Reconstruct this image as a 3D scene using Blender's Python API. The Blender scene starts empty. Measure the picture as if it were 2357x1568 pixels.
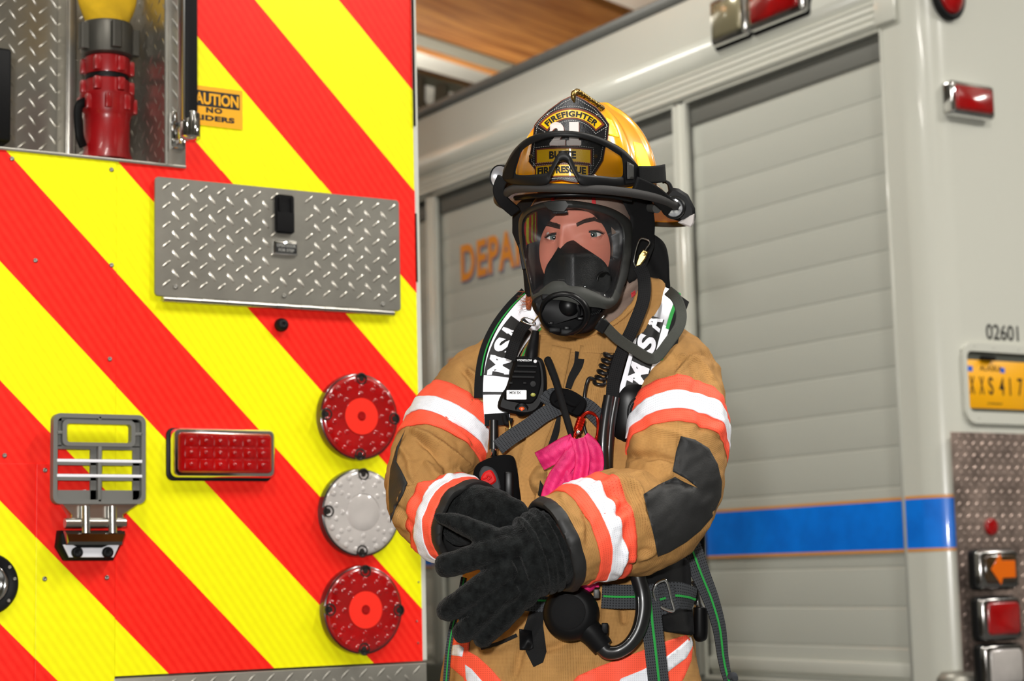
import bpy, bmesh, math, random
import numpy as np
from mathutils import Vector, Matrix, kdtree
from mathutils.bvhtree import BVHTree
random.seed(7); rng = np.random.RandomState(7)
PI = math.pi
SC = bpy.context.scene; COL = SC.collection
A = lambda *a: np.array(a, dtype=float)

# ---------------------------------------------------------------- camera model (measured from the vanishing points)
F = 4280.0; H = 1.02                       # focal length in pixels of the 2357 frame, camera height in metres
_v2 = A(6852, -381, -F); _v1 = A(-2704, -605, -F)
_Y = _v1/np.linalg.norm(_v1); _X = _v2-_Y*(_v2@_Y); _X /= np.linalg.norm(_X); _Z = np.cross(_X, _Y)
RM = np.array([_X, _Y, _Z]); EYE = A(0, 0, H)
D1 = 3.4     # plane of the fire engine's rear wall  (y = D1)
D2 = 4.13    # plane of the rescue truck's rear wall  (y = D2)
DX = 4.16    # plane of the rescue truck's side wall  (x = DX)
def ray(x, y): return RM@A((x-1178.5)/F, -(y-784)/F, -1)
def PY(x, y, D): r = ray(x, y); p = r*(D/r[1]); return A(p[0], p[2]+H)      # -> (X, Z) on a wall y = D
def PX(x, y, D): r = ray(x, y); p = r*(D/r[0]); return A(p[1], p[2]+H)      # -> (Y, Z) on a wall x = D
def PD(x, y, d): return EYE+ray(x, y)*d
DP = 2.8; U = DP/F                          # the person stands 2.8 m away; one modelling unit there is U metres
def Q(V):                                   # modelling units (right, down, towards the viewer) -> metres in the bay
    V = np.asarray(V, float).reshape(-1, 3); d = DP-V[:, 2]*U
    C = np.stack([(V[:, 0]-1178.5)/F*d, -(V[:, 1]-784)/F*d, -d], 1)
    return C@RM.T+EYE
ID = lambda V: np.asarray(V, float).reshape(-1, 3)
def T1(V): V = ID(V); return np.stack([V[:, 0], D1-V[:, 2], V[:, 1]], 1)     # (X, Z, out of the wall)
def T2(V): V = ID(V); return np.stack([V[:, 0], D2-V[:, 2], V[:, 1]], 1)
def TS(V): V = ID(V); return np.stack([DX-V[:, 2], V[:, 0], V[:, 1]], 1)     # (Y, Z, out of the side)

# ---------------------------------------------------------------- materials
def lin(c): return tuple(((x/255)/12.92 if x/255 <= .04045 else ((x/255+.055)/1.055)**2.4) for x in c[:3])+(1,)
MATS = {}
def mat(name, col, rough=.6, metal=0, coat=0, bump=None, vary=0, spec=.5, sheen=0, emit=0, build=None, two=None):
    m = bpy.data.materials.new(name); m.use_nodes = True; nt = m.node_tree; N = nt.nodes; L = nt.links
    b = N['Principled BSDF']; b.inputs['Base Color'].default_value = lin(col)
    b.inputs['Roughness'].default_value = rough; b.inputs['Metallic'].default_value = metal
    b.inputs['Coat Weight'].default_value = coat; b.inputs['Coat Roughness'].default_value = .06
    b.inputs['Specular IOR Level'].default_value = spec
    if sheen: b.inputs['Sheen Weight'].default_value = sheen; b.inputs['Sheen Roughness'].default_value = .4
    if emit: b.inputs['Emission Color'].default_value = lin(col); b.inputs['Emission Strength'].default_value = emit
    def node(t, **k):
        n = N.new(t)
        for a, v in k.items():
            if a in n.inputs: n.inputs[a].default_value = v
            else: setattr(n, a, v)
        return n
    tc = node('ShaderNodeTexCoord')
    if vary or two:
        nz = node('ShaderNodeTexNoise', Scale=(two[1] if two else 9), Detail=5.0, Roughness=.6); L.new(tc.outputs['Object'], nz.inputs['Vector'])
        mx = node('ShaderNodeMix', data_type='RGBA'); rp = node('ShaderNodeMapRange')
        rp.inputs['From Min'].default_value = .35; rp.inputs['From Max'].default_value = .65
        L.new(nz.outputs['Fac'], rp.inputs['Value']); L.new(rp.outputs['Result'], mx.inputs['Factor'])
        c = A(*col[:3]); k = vary or 0
        mx.inputs['A'].default_value = lin(np.clip(c*(1-k), 0, 255)); mx.inputs['B'].default_value = lin(np.clip(c*(1+k), 0, 255)) if not two else lin(two[0])
        L.new(mx.outputs['Result'], b.inputs['Base Color'])
    if bump:                                # (kind, scale, strength)
        kind, sc, st = bump; bp = node('ShaderNodeBump', Strength=st, Distance=.002)
        if kind == 'noise':
            t = node('ShaderNodeTexNoise', Scale=float(sc), Detail=4.0); L.new(tc.outputs['Object'], t.inputs['Vector']); o = t.outputs['Fac']
        elif kind == 'weave':
            t = weave(nt, sc); o = t
        L.new(o, bp.inputs['Height']); L.new(bp.outputs['Normal'], b.inputs['Normal'])
    if build: build(nt, b, node, L)
    MATS[name] = m; return m
def weave(nt, sc, src='UV'):                # 0..1 grid of round bumps, sc per metre (uv in metres)
    N = nt.nodes; L = nt.links
    tc = N.new('ShaderNodeTexCoord'); sp = N.new('ShaderNodeSeparateXYZ'); L.new(tc.outputs[src], sp.inputs[0]); outs = []
    for i in (0, 1):
        m = N.new('ShaderNodeMath'); m.operation = 'MULTIPLY'; m.inputs[1].default_value = sc*2*PI; L.new(sp.outputs[i], m.inputs[0])
        s = N.new('ShaderNodeMath'); s.operation = 'SINE'; L.new(m.outputs[0], s.inputs[0])
        a = N.new('ShaderNodeMath'); a.operation = 'MULTIPLY_ADD'; a.inputs[1].default_value = .5; a.inputs[2].default_value = .5; L.new(s.outputs[0], a.inputs[0]); outs.append(a)
    m = N.new('ShaderNodeMath'); m.operation = 'MULTIPLY'; L.new(outs[0].outputs[0], m.inputs[0]); L.new(outs[1].outputs[0], m.inputs[1])
    return m.outputs[0]
def cloth(name, col, dark, scale, rough=.85, vary=.12, bs=.5, spec=.2, thr=None, big=6):
    """woven cloth: thread gaps darker than the threads, soft wear patches"""
    def bld(nt, b, node, L):
        o = weave(nt, scale); mr = node('ShaderNodeMapRange'); L.new(o, mr.inputs['Value'])
        mr.inputs['From Min'].default_value = thr[0] if thr else .3; mr.inputs['From Max'].default_value = thr[1] if thr else .8
        tc = node('ShaderNodeTexCoord'); nz = node('ShaderNodeTexNoise', Scale=float(big), Detail=6.0, Roughness=.65); L.new(tc.outputs['Object'], nz.inputs['Vector'])
        m2 = node('ShaderNodeMix', data_type='RGBA'); r2 = node('ShaderNodeMapRange'); r2.inputs['From Min'].default_value = .3; r2.inputs['From Max'].default_value = .7
        L.new(nz.outputs['Fac'], r2.inputs['Value']); L.new(r2.outputs['Result'], m2.inputs['Factor'])
        c = A(*col); m2.inputs['A'].default_value = lin(np.clip(c*(1-vary), 0, 255)); m2.inputs['B'].default_value = lin(np.clip(c*(1+vary), 0, 255))
        m1 = node('ShaderNodeMix', data_type='RGBA'); L.new(mr.outputs['Result'], m1.inputs['Factor']); L.new(m2.outputs['Result'], m1.inputs['A']); m1.inputs['B'].default_value = lin(dark)
        L.new(m1.outputs['Result'], b.inputs['Base Color'])
        bp = node('ShaderNodeBump', Strength=bs, Distance=.0006); bp.invert = True; L.new(o, bp.inputs['Height']); L.new(bp.outputs['Normal'], b.inputs['Normal'])
    return mat(name, col, rough, spec=spec, build=bld)
def glass(name, tint=(255, 255, 255), refl=.06, rough=.02, mul=.9):
    m = bpy.data.materials.new(name); m.use_nodes = True; nt = m.node_tree; N = nt.nodes; L = nt.links; N.clear()
    o = N.new('ShaderNodeOutputMaterial'); mx = N.new('ShaderNodeMixShader'); t = N.new('ShaderNodeBsdfTransparent'); g = N.new('ShaderNodeBsdfGlossy')
    c = lin(tint); t.inputs[0].default_value = (c[0]*mul, c[1]*mul, c[2]*mul, 1); g.inputs['Roughness'].default_value = rough
    fr = N.new('ShaderNodeLayerWeight'); fr.inputs['Blend'].default_value = .5; pw = N.new('ShaderNodeMath'); pw.operation = 'POWER'; pw.inputs[1].default_value = 4.0
    ma = N.new('ShaderNodeMath'); ma.operation = 'MULTIPLY_ADD'; ma.inputs[1].default_value = .9; ma.inputs[2].default_value = refl*.5; ma.use_clamp = True
    L.new(fr.outputs['Facing'], pw.inputs[0]); L.new(pw.outputs[0], ma.inputs[0]); L.new(ma.outputs[0], mx.inputs[0]); L.new(t.outputs[0], mx.inputs[1]); L.new(g.outputs[0], mx.inputs[2]); L.new(mx.outputs[0], o.inputs[0])
    MATS[name] = m; return m

# ---------------------------------------------------------------- objects
ORG = {}
def prop(o, label=None, cat=None, group=None, kind=None):
    if label: o['label'] = label
    if cat: o['category'] = cat
    if group: o['group'] = group
    if kind: o['kind'] = kind
    return o
def _link(o, org, parent):
    COL.objects.link(o); ORG[o.name] = A(*org)
    if parent is not None: o.parent = parent; o.location = Vector(A(*org)-ORG[parent.name])
    else: o.location = Vector(org)
    return o
def thing(name, loc, label, cat, group=None, kind=None):
    o = bpy.data.objects.new(name, None); o.empty_display_size = .05; _link(o, loc, None); return prop(o, label, cat, group, kind)
def mesh(name, V, Fc, m, parent=None, T=ID, smooth=True, uv=None, recalc=True, sub=0, org=None, label=None, sharp=None, mids=None):
    W = T(V); 
    if org is None: org = (W.min(0)+W.max(0))/2; 
    if org is not None and parent is None: org = A((W[:, 0].min()+W[:, 0].max())/2, (W[:, 1].min()+W[:, 1].max())/2, W[:, 2].min())
    me = bpy.data.meshes.new(name); me.from_pydata([tuple(v) for v in W-org], [], [tuple(int(i) for i in f) for f in Fc])
    if mids is not None: me.polygons.foreach_set('material_index', np.asarray(mids, dtype=np.int32))
    if uv is not None:
        l = me.uv_layers.new(name='UVMap'); vi = np.zeros(len(me.loops), dtype=np.int32); me.loops.foreach_get('vertex_index', vi)
        l.data.foreach_set('uv', np.asarray(uv, float)[vi].ravel())
    if recalc:
        bm = bmesh.new(); bm.from_mesh(me); bmesh.ops.recalc_face_normals(bm, faces=bm.faces); bm.to_mesh(me); bm.free()
    me.polygons.foreach_set('use_smooth', [smooth]*len(me.polygons))
    if smooth and sharp is not None: me.set_sharp_from_angle(angle=math.radians(sharp))
    for q in (m if isinstance(m, (list, tuple)) else [m]): me.materials.append(MATS[q] if isinstance(q, str) else q)
    me.update(); o = bpy.data.objects.new(name, me); _link(o, org, parent)
    if sub:
        s = o.modifiers.new('s', 'SUBSURF'); s.levels = sub; s.render_levels = sub
    if label: o['label'] = label
    return o
class MB:                                   # gathers shapes into one mesh
    def __init__(s): s.V = []; s.F = []; s.n = 0; s.UV = []; s.M = []; s.mi = 0
    def add(s, V, Fc, uv=None):
        V = ID(V); s.V.append(V); s.F += [tuple(int(i)+s.n for i in f) for f in Fc]; s.n += len(V)
        s.UV.append(np.zeros((len(V), 2)) if uv is None else np.asarray(uv, float)); s.M += [s.mi]*len(Fc); return s
    def build(s, name, m, parent=None, T=ID, **k):
        return mesh(name, np.concatenate(s.V), s.F, m, parent, T, uv=np.concatenate(s.UV), mids=s.M if isinstance(m, (list, tuple)) else None, **k)
def box(a, b, bev=0, seg=2):
    """bevelled box between corners a and b"""
    a = A(*a); b = A(*b); lo = np.minimum(a, b); hi = np.maximum(a, b)
    bm = bmesh.new(); bmesh.ops.create_cube(bm, size=1)
    for v in bm.verts: v.co = Vector(lo+(A(*v.co)+.5)*(hi-lo))
    if bev: bmesh.ops.bevel(bm, geom=bm.edges[:], offset=bev, segments=seg, profile=.5, affect='EDGES')
    bm.verts.index_update(); V = np.array([v.co for v in bm.verts]); Fc = [[v.index for v in f.verts] for f in bm.faces]; bm.free(); return V, Fc
def grid(nu, nv, closeu=False, closev=False):
    Fc = []
    for i in range(nu if closeu else nu-1):
        for j in range(nv if closev else nv-1):
            Fc.append((i*nv+j, ((i+1) % nu)*nv+j, ((i+1) % nu)*nv+(j+1) % nv, i*nv+(j+1) % nv))
    return Fc
def lathe(prof, c=(0, 0, 0), ax=(0, 0, 1), n=40, cap=True, ell=(1, 1), up=None):
    """profile [(radius, height)] turned about axis ax through c"""
    ax = A(*ax); ax /= np.linalg.norm(ax); t = A(*(up if up is not None else (0, 1, 0) if abs(ax[1]) < .8 else (1, 0, 0)))
    e1 = np.cross(t, ax); e1 /= np.linalg.norm(e1); e2 = np.cross(ax, e1); th = np.arange(n)*2*PI/n
    V = []
    for r, h in prof:
        V.append(A(*c)+ax*h+np.outer(np.cos(th)*r*ell[0], e1)+np.outer(np.sin(th)*r*ell[1], e2))
    V = np.concatenate(V); Fc = grid(len(prof), n, closev=True)
    if cap: Fc = Fc+[tuple(range(n)), tuple((len(prof)-1)*n+i for i in range(n))]
    return V, Fc
def spline(P, n, closed=False, k=None):
    """centripetal-ish catmull-rom through P (rows may hold extra columns), resampled by arc length to n rows"""
    P = np.asarray(P, float); m = len(P)
    if m == 2 and not closed: return P[0]+(P[1]-P[0])*np.linspace(0, 1, n)[:, None]
    idx = lambda i: P[i % m] if closed else (P[i] if 0 <= i < m else (2*P[0]-P[1] if i < 0 else 2*P[-1]-P[-2]))
    out = []; S = 24
    for i in range(m if closed else m-1):
        p0, p1, p2, p3 = idx(i-1), idx(i), idx(i+1), idx(i+2); t = (np.arange(S)/S)[:, None]
        out.append(.5*(2*p1+(p2-p0)*t+(2*p0-5*p1+4*p2-p3)*t*t+(3*p1-p0-3*p2+p3)*t**3))
    out = np.concatenate(out+[[P[0] if closed else P[-1]]]); k = k or min(3, P.shape[1])
    s = np.r_[0, np.cumsum(np.linalg.norm(np.diff(out[:, :k], axis=0), axis=1))]
    q = np.linspace(0, s[-1], n+1)[:-1] if closed else np.linspace(0, s[-1], n)
    return np.stack([np.interp(q, s, out[:, j]) for j in range(out.shape[1])], 1)
def frames(C, closed=False, up=None):
    T = np.gradient(C, axis=0)
    if closed: T = np.roll(C, -1, 0)-np.roll(C, 1, 0)
    T /= np.linalg.norm(T, axis=1)[:, None]+1e-12; N = np.zeros_like(T)
    if up is not None:
        u = np.broadcast_to(A(*up) if np.ndim(up) == 1 else up, T.shape); B = np.cross(T, u); B /= np.linalg.norm(B, axis=1)[:, None]+1e-12; return T, np.cross(B, T), B
    r = A(0, 0, 1) if abs(T[0][2]) < .9 else A(1, 0, 0); N[0] = r-T[0]*(r@T[0]); N[0] /= np.linalg.norm(N[0])
    for i in range(1, len(C)):
        v = N[i-1]-T[i]*(N[i-1]@T[i]); N[i] = v/(np.linalg.norm(v)+1e-12)
    return T, N, np.cross(T, N)
def tube(P, r, n=12, m=None, closed=False, cap=True, flat=(1, 1), up=None, raw=False):
    """round (or flattened) bar along a smooth path; a 4th column of P overrides the radius"""
    P = np.asarray(P, float); m = m or max(8, len(P)*6); C = P if raw else spline(P, m, closed); m = len(C)
    R = C[:, 3] if C.shape[1] > 3 else np.full(m, float(r)); C = C[:, :3]; T, N, B = frames(C, closed, up); th = np.arange(n)*2*PI/n
    V = (C[:, None]+R[:, None, None]*(np.cos(th)[None, :, None]*N[:, None]*flat[0]+np.sin(th)[None, :, None]*B[:, None]*flat[1])).reshape(-1, 3)
    L = np.r_[0, np.cumsum(np.linalg.norm(np.diff(C, axis=0), axis=1))]; uv = np.stack([np.repeat(L, n), np.tile(th*np.mean(R), m)], 1)*U
    Fc = grid(m, n, closeu=closed, closev=True)
    if cap and not closed: Fc = Fc+[tuple(range(n)), tuple((m-1)*n+i for i in range(n))]
    return V, Fc, uv
def strap(P, w, th=3, m=None, normal=(0, 0, 1), raw=False, lift=0, k=9, edge=None):
    """webbing: path P, width w (or 4th column), lying flat against 'normal'; slightly rounded section"""
    P = np.asarray(P, float); m = m or max(10, len(P)*8); C = P if raw else spline(P, m); m = len(C)
    W = C[:, 3] if C.shape[1] > 3 else np.full(m, float(w)); Nn = C[:, 4:7] if C.shape[1] >= 7 else np.broadcast_to(A(*normal), (m, 3)); C = C[:, :3]
    T = np.gradient(C, axis=0); T /= np.linalg.norm(T, axis=1)[:, None]; S = np.cross(Nn, T); S /= np.linalg.norm(S, axis=1)[:, None]; N = np.cross(T, S)
    a = np.linspace(-.5, .5, k); top = [(x, th/2) for x in a]; bot = [(x, -th/2) for x in a[::-1]]; pr = np.array([(-.5, 0)]+top[0:]+[(.5, 0)]+bot)
    V = (C[:, None]+pr[None, :, :1]*W[:, None, None]*S[:, None]+(pr[None, :, 1:]+lift)*N[:, None]).reshape(-1, 3); n = len(pr)
    L = np.r_[0, np.cumsum(np.linalg.norm(np.diff(C, axis=0), axis=1))]; uv = np.stack([np.repeat(L, n), np.tile(pr[:, 0], m)*np.repeat(W, n)], 1)*U
    Fc = grid(m, n, closev=True)+[tuple(range(n)), tuple((m-1)*n+i for i in range(n))]
    return V, Fc, uv
def poly(P2, z0, z1, bev=0):
    """closed outline extruded from z0 to z1 with a small chamfer; z1 may be a function of (x, y)"""
    P2 = np.asarray(P2, float); n = len(P2)
    c = P2.mean(0)
    d = np.roll(P2, -1, 0)-np.roll(P2, 1, 0); nr = np.stack([d[:, 1], -d[:, 0]], 1); nr /= np.linalg.norm(nr, axis=1)[:, None]+1e-9
    area = .5*np.sum(P2[:, 0]*np.roll(P2[:, 1], -1)-np.roll(P2[:, 0], -1)*P2[:, 1]); nr *= 1 if area > 0 else -1
    z = lambda p: z1(p[:, 0], p[:, 1]) if callable(z1) else np.full(len(p), float(z1))
    zb = lambda p: z0(p[:, 0], p[:, 1]) if callable(z0) else np.full(len(p), float(z0))
    inn = P2-nr*bev; s = 1 if callable(z1) or callable(z0) or z1 > z0 else -1
    rows = [np.c_[P2, zb(P2)], np.c_[P2, z(P2)-s*bev], np.c_[inn, z(inn)]] if bev else [np.c_[P2, zb(P2)], np.c_[P2, z(P2)]]
    V = np.concatenate(rows); Fc = grid(len(rows), n, closev=True)+[tuple(range(n)), tuple((len(rows)-1)*n+i for i in range(n))]
    return V, Fc
def rrect(x0, y0, x1, y1, r, n=5):
    out = []
    for cx, cy, a in ((x1-r, y1-r, 0), (x0+r, y1-r, 90), (x0+r, y0+r, 180), (x1-r, y0+r, 270)):
        for i in range(n+1): t = math.radians(a+90*i/n); out.append((cx+r*math.cos(t), cy+r*math.sin(t)))
    return np.array(out)
def inpoly(P, poly):
    x, y = P[:, 0], P[:, 1]; c = np.zeros(len(P), bool); n = len(poly); j = n-1
    for i in range(n):
        xi, yi = poly[i][:2]; xj, yj = poly[j][:2]
        k = ((yi > y) != (yj > y)) & (x < (xj-xi)*(y-yi)/((yj-yi) or 1e-9)+xi); c ^= k; j = i
    return c
def fill(P2, step):
    """triangulated sheet inside an outline: returns verts2d, faces"""
    from mathutils.geometry import delaunay_2d_cdt
    P2 = np.asarray(P2, float); n = len(P2); B = []
    for i in range(n):
        a, b = P2[i], P2[(i+1) % n]; k = max(1, int(np.linalg.norm(b-a)/step)); B += [a+(b-a)*t/k for t in range(k)]
    B = np.array(B); lo, hi = B.min(0), B.max(0)
    gx, gy = np.meshgrid(np.arange(lo[0]+step/2, hi[0], step), np.arange(lo[1]+step/2, hi[1], step)); G = np.stack([gx.ravel(), gy.ravel()], 1)
    G = G[inpoly(G, B)]
    if len(G):
        d = np.min(np.linalg.norm(G[:, None]-B[None], axis=2), axis=1); G = G[d > step*.45]
    pts = [Vector(p) for p in np.concatenate([B, G])]; m = len(B)
    v, e, f, *_ = delaunay_2d_cdt(pts, [(i, (i+1) % m) for i in range(m)], [tuple(range(m))], 1, 1e-5)
    return np.array([tuple(p) for p in v]), [tuple(t) for t in f]
def sheet(P2, step, zf, th=3):
    """outline filled and laid on the surface zf(xy)->z (front), with thickness th"""
    v, f = fill(P2, step); z = zf(v); n = len(v); cnt = {}
    for t in f:
        for a, b in zip(t, t[1:]+t[:1]): k = (min(a, b), max(a, b)); cnt[k] = cnt.get(k, 0)+1
    V = np.concatenate([np.c_[v, z], np.c_[v, z-th]]); Fc = list(f)+[tuple(i+n for i in t[::-1]) for t in f]+[(a, b, b+n, a+n) for (a, b), c in cnt.items() if c == 1]
    return V, Fc, np.concatenate([v, v])*U
_tx = {}
def text_geo(s, size=1, bold=0, shear=0, sp=1.0, ext=.02):
    key = (s, bold, shear, sp, ext)
    if key not in _tx:
        c = bpy.data.curves.new('t', 'FONT'); c.body = s; c.offset = bold; c.shear = shear; c.space_character = sp; c.extrude = ext; c.align_x = 'CENTER'; c.align_y = 'CENTER'; c.resolution_u = 5; c.size = 1
        o = bpy.data.objects.new('t', c); COL.objects.link(o); dg = bpy.context.evaluated_depsgraph_get(); dg.update(); me = bpy.data.meshes.new_from_object(o.evaluated_get(dg))
        V = np.array([tuple(v.co) for v in me.vertices]); Fc = [tuple(p.vertices) for p in me.polygons]
        bpy.data.objects.remove(o); bpy.data.curves.remove(c); bpy.data.meshes.remove(me)
        V[:, :2] -= (V[:, :2].min(0)+V[:, :2].max(0))/2; _tx[key] = (V, Fc)
    V, Fc = _tx[key]; return V.copy(), Fc
def text_fit(s, w, h, ext=.001, **k):
    """lettering scaled to exactly w x h"""
    V, Fc = text_geo(s, **k); d = np.ptp(V, axis=0); V[:, 0] *= w/d[0]; V[:, 1] *= h/d[1]; V[:, 2] = (V[:, 2] > 0)*ext; return V, Fc
def tread(x0, y0, x1, y1, px=.041, py=.0345, ln=.026, w=.0055, hgt=.0012, ph=(0, 0)):
    """raised lozenges of checker plate, alternating direction, on the rectangle"""
    mb = MB(); i = 0
    a = np.linspace(0, 2*PI, 11)[:-1]
    for iy in range(int((y1-y0)/py*2)+2):
        for ix in range(int((x1-x0)/px*2)+2):
            if (ix+iy) % 2: continue
            cx = x0+ix*px/2+ph[0]; cy = y0+iy*py/2+ph[1]
            if not (x0+.006 < cx < x1-.006 and y0+.006 < cy < y1-.006): continue
            t = math.radians(42 if iy % 2 else -52); c, s = math.cos(t), math.sin(t); V = []
            for k, hh in ((1, 0), (.55, hgt), (.12, hgt*1.35)):
                ex = np.cos(a)*ln/2*k; ey = np.sin(a)*w/2*k; V.append(np.stack([cx+ex*c-ey*s, cy+ex*s+ey*c, np.full(10, hh)], 1))
            mb.add(np.concatenate(V), grid(3, 10, closev=True)+[tuple(range(20, 30))])
    return mb
# ================================================================ materials
mat('white_paint', (214, 214, 203), .24, coat=.5)
mat('door_paint', (200, 201, 191), .2, coat=.6)
mat('white_trim', (206, 206, 196), .3, coat=.4)
mat('chrome', (226, 226, 226), .08, 1)
mat('steel', (190, 188, 182), .3, 1)
mat('rivet_steel', (150, 148, 142), .3, 1)
mat('black_plastic', (15, 15, 16), .5, spec=.13)
mat('soft_black', (15, 15, 16), .8, spec=.2, bump=('noise', 900, .25))
mat('black_rubber', (15, 15, 16), .5, spec=.25)
mat('dark_grey_plastic', (62, 62, 60), .5)
mat('checker_plate', (158, 155, 146), .4, .75, vary=.05)
mat('checker_plate_polished', (190, 186, 176), .3, .9, vary=.05)
mat('truck_tread', (176, 156, 146), .36, .7, vary=.2)
mat('recess_shade_grey', (112, 112, 106), .7)  # painted shade of the recess above the roller doors
mat('black_paint', (14, 14, 15), .35)
mat('valve_red', (150, 12, 18), .33, coat=.3, vary=.08)
mat('hose_jacket', (214, 172, 22), .9, bump=('noise', 700, .4), vary=.08)
mat('hard_coat', (92, 90, 84), .42, .7)
mat('sign_yellow', (240, 170, 8), .45)
mat('ink_black', (14, 13, 12), .6)
mat('sign_ink_yellow', (240, 170, 8), .45)
mat('blue_tape', (0, 126, 250), .35, coat=.15, vary=.06)
mat('gold_tape', (232, 160, 80), .4)
mat('orange_ink', (238, 150, 40), .5)
mat('violet_ink', (110, 112, 150), .5)
mat('plate_yellow', (255, 182, 10), .4)
mat('plate_blue', (60, 110, 215), .4)
mat('amber_lens', (238, 110, 8), .25, coat=.6)
mat('red_lens', (158, 3, 6), .2, coat=.7, vary=.12)
mat('red_lens_bright', (255, 46, 30), .3, coat=.6)
mat('clear_lens', (186, 180, 176), .16, coat=1, vary=.05)
mat('smoke_lens', (60, 42, 20), .1, coat=1)
mat('grey_casting', (112, 112, 108), .5, .15)
mat('tape_white', (235, 235, 240), .45)
mat('ceiling_white', (212, 208, 196), .9)
mat('channel_paint', (150, 146, 134), .7)
mat('wall_paint', (176, 176, 170), .9)
mat('lamp_silver', (225, 225, 228), .35, .5)
mat('satin_black', (13, 13, 14), .7, spec=.04)
mat('concrete', (96, 97, 96), .7, vary=.1)
mat('truss_steel', (96, 98, 90), .5, .3)
def _wood(nt, b, node, L):
    tc = node('ShaderNodeTexCoord'); mp = node('ShaderNodeMapping'); mp.inputs['Scale'].default_value = (.6, 9, 9); L.new(tc.outputs['UV'], mp.inputs[0])
    nz = node('ShaderNodeTexNoise', Scale=1.6, Detail=6.0, Distortion=1.2); L.new(mp.outputs[0], nz.inputs['Vector'])
    m = node('ShaderNodeMix', data_type='RGBA'); r = node('ShaderNodeMapRange'); r.inputs['From Min'].default_value = .35; r.inputs['From Max'].default_value = .68
    L.new(nz.outputs['Fac'], r.inputs['Value']); L.new(r.outputs['Result'], m.inputs['Factor']); m.inputs['A'].default_value = lin((226, 156, 84)); m.inputs['B'].default_value = lin((170, 98, 38)); L.new(m.outputs['Result'], b.inputs['Base Color'])
mat('glulam', (200, 130, 60), .5, build=_wood)
def _chev(nt, b, node, L):                   # 6 inch red and lime stripes falling at 45 degrees, microprism sheeting
    tc = node('ShaderNodeTexCoord'); g = node('ShaderNodeNewGeometry'); s = node('ShaderNodeSeparateXYZ'); L.new(g.outputs['Position'], s.inputs[0])
    M_ = lambda op, a, b2=None, c=None: _m(nt, op, a, b2, c)
    t = M_('MODULO', M_('DIVIDE', M_('SUBTRACT', M_('ADD', s.outputs[0], s.outputs[2]), 2.2-.2206*20), .4412), 1.0)
    k = M_('GREATER_THAN', t, .5)
    fine = M_('SINE', M_('MULTIPLY', M_('SUBTRACT', M_('MULTIPLY', s.outputs[0], .35), s.outputs[2]), 2*PI/.0042))
    ripple = M_('SINE', M_('MULTIPLY', M_('ADD', s.outputs[0], M_('MULTIPLY', s.outputs[2], .72)), 2*PI/.0186))
    nz = node('ShaderNodeTexNoise', Scale=60.0, Detail=3.0); L.new(g.outputs['Position'], nz.inputs['Vector'])
    v = M_('ADD', M_('MULTIPLY_ADD', fine, .04, .5), M_('ADD', M_('MULTIPLY', ripple, .2), M_('MULTIPLY_ADD', nz.outputs['Fac'], .5, -.25)))
    cs = []
    for c0, c1 in (((238, 14, 8), (255, 50, 34)), ((238, 228, 0), (255, 255, 10))):
        m = node('ShaderNodeMix', data_type='RGBA'); L.new(v, m.inputs['Factor']); m.inputs['A'].default_value = lin(c0); m.inputs['B'].default_value = lin(c1); cs.append(m)
    mx = node('ShaderNodeMix', data_type='RGBA'); L.new(k, mx.inputs['Factor']); L.new(cs[0].outputs['Result'], mx.inputs['A']); L.new(cs[1].outputs['Result'], mx.inputs['B'])
    L.new(mx.outputs['Result'], b.inputs['Base Color'])
def _m(nt, op, a, b=None, c=None):
    n = nt.nodes.new('ShaderNodeMath'); n.operation = op
    for i, v in enumerate((a, b, c)):
        if v is None: continue
        if isinstance(v, (int, float)): n.inputs[i].default_value = v
        else: nt.links.new(v, n.inputs[i])
    return n.outputs[0]
mat('chevron', (255, 0, 0), .4, spec=.35, build=_chev)

# ================================================================ camera
cam = bpy.data.objects.new('camera', bpy.data.cameras.new('camera')); COL.objects.link(cam); SC.camera = cam
cam.data.sensor_width = 36; cam.data.lens = F/2357*36; cam.data.clip_end = 200
mw = Matrix.Identity(4)
for i in range(3):
    for j in range(3): mw[i][j] = RM[i][j]
mw.translation = Vector(EYE); cam.matrix_world = mw
cam.data.dof.use_dof = True; cam.data.dof.focus_distance = 2.68; cam.data.dof.aperture_fstop = 6.0
SC.view_settings.view_transform = 'Standard'; SC.view_settings.look = 'None'; SC.view_settings.exposure = 0; SC.view_settings.gamma = 1

# ================================================================ the bay
def struct(o): o['kind'] = 'structure'; return o
V, f = box((-7, -4, -.1), (12, 16, 0)); struct(mesh('floor', V, f, 'concrete', smooth=False))
V, f = box((-7, -4, 4.9), (12, 16, 5.0)); struct(mesh('ceiling', V, f, 'ceiling_white', smooth=False))
V, f = box((-7, 16, 0), (12, 16.1, 5)); struct(mesh('wall_back', V, f, 'wall_paint', smooth=False))
V, f = box((12, -4, 0), (12.1, 16, 5)); struct(mesh('wall_right', V, f, 'wall_paint', smooth=False))
V, f = box((-7.1, -4, 0), (-7, 16, 5)); struct(mesh('wall_left', V, f, 'wall_paint', smooth=False))
V, f = box((-7, -4.1, 0), (12, -4, 5)); struct(mesh('wall_front', V, f, 'wall_paint', smooth=False))
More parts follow.
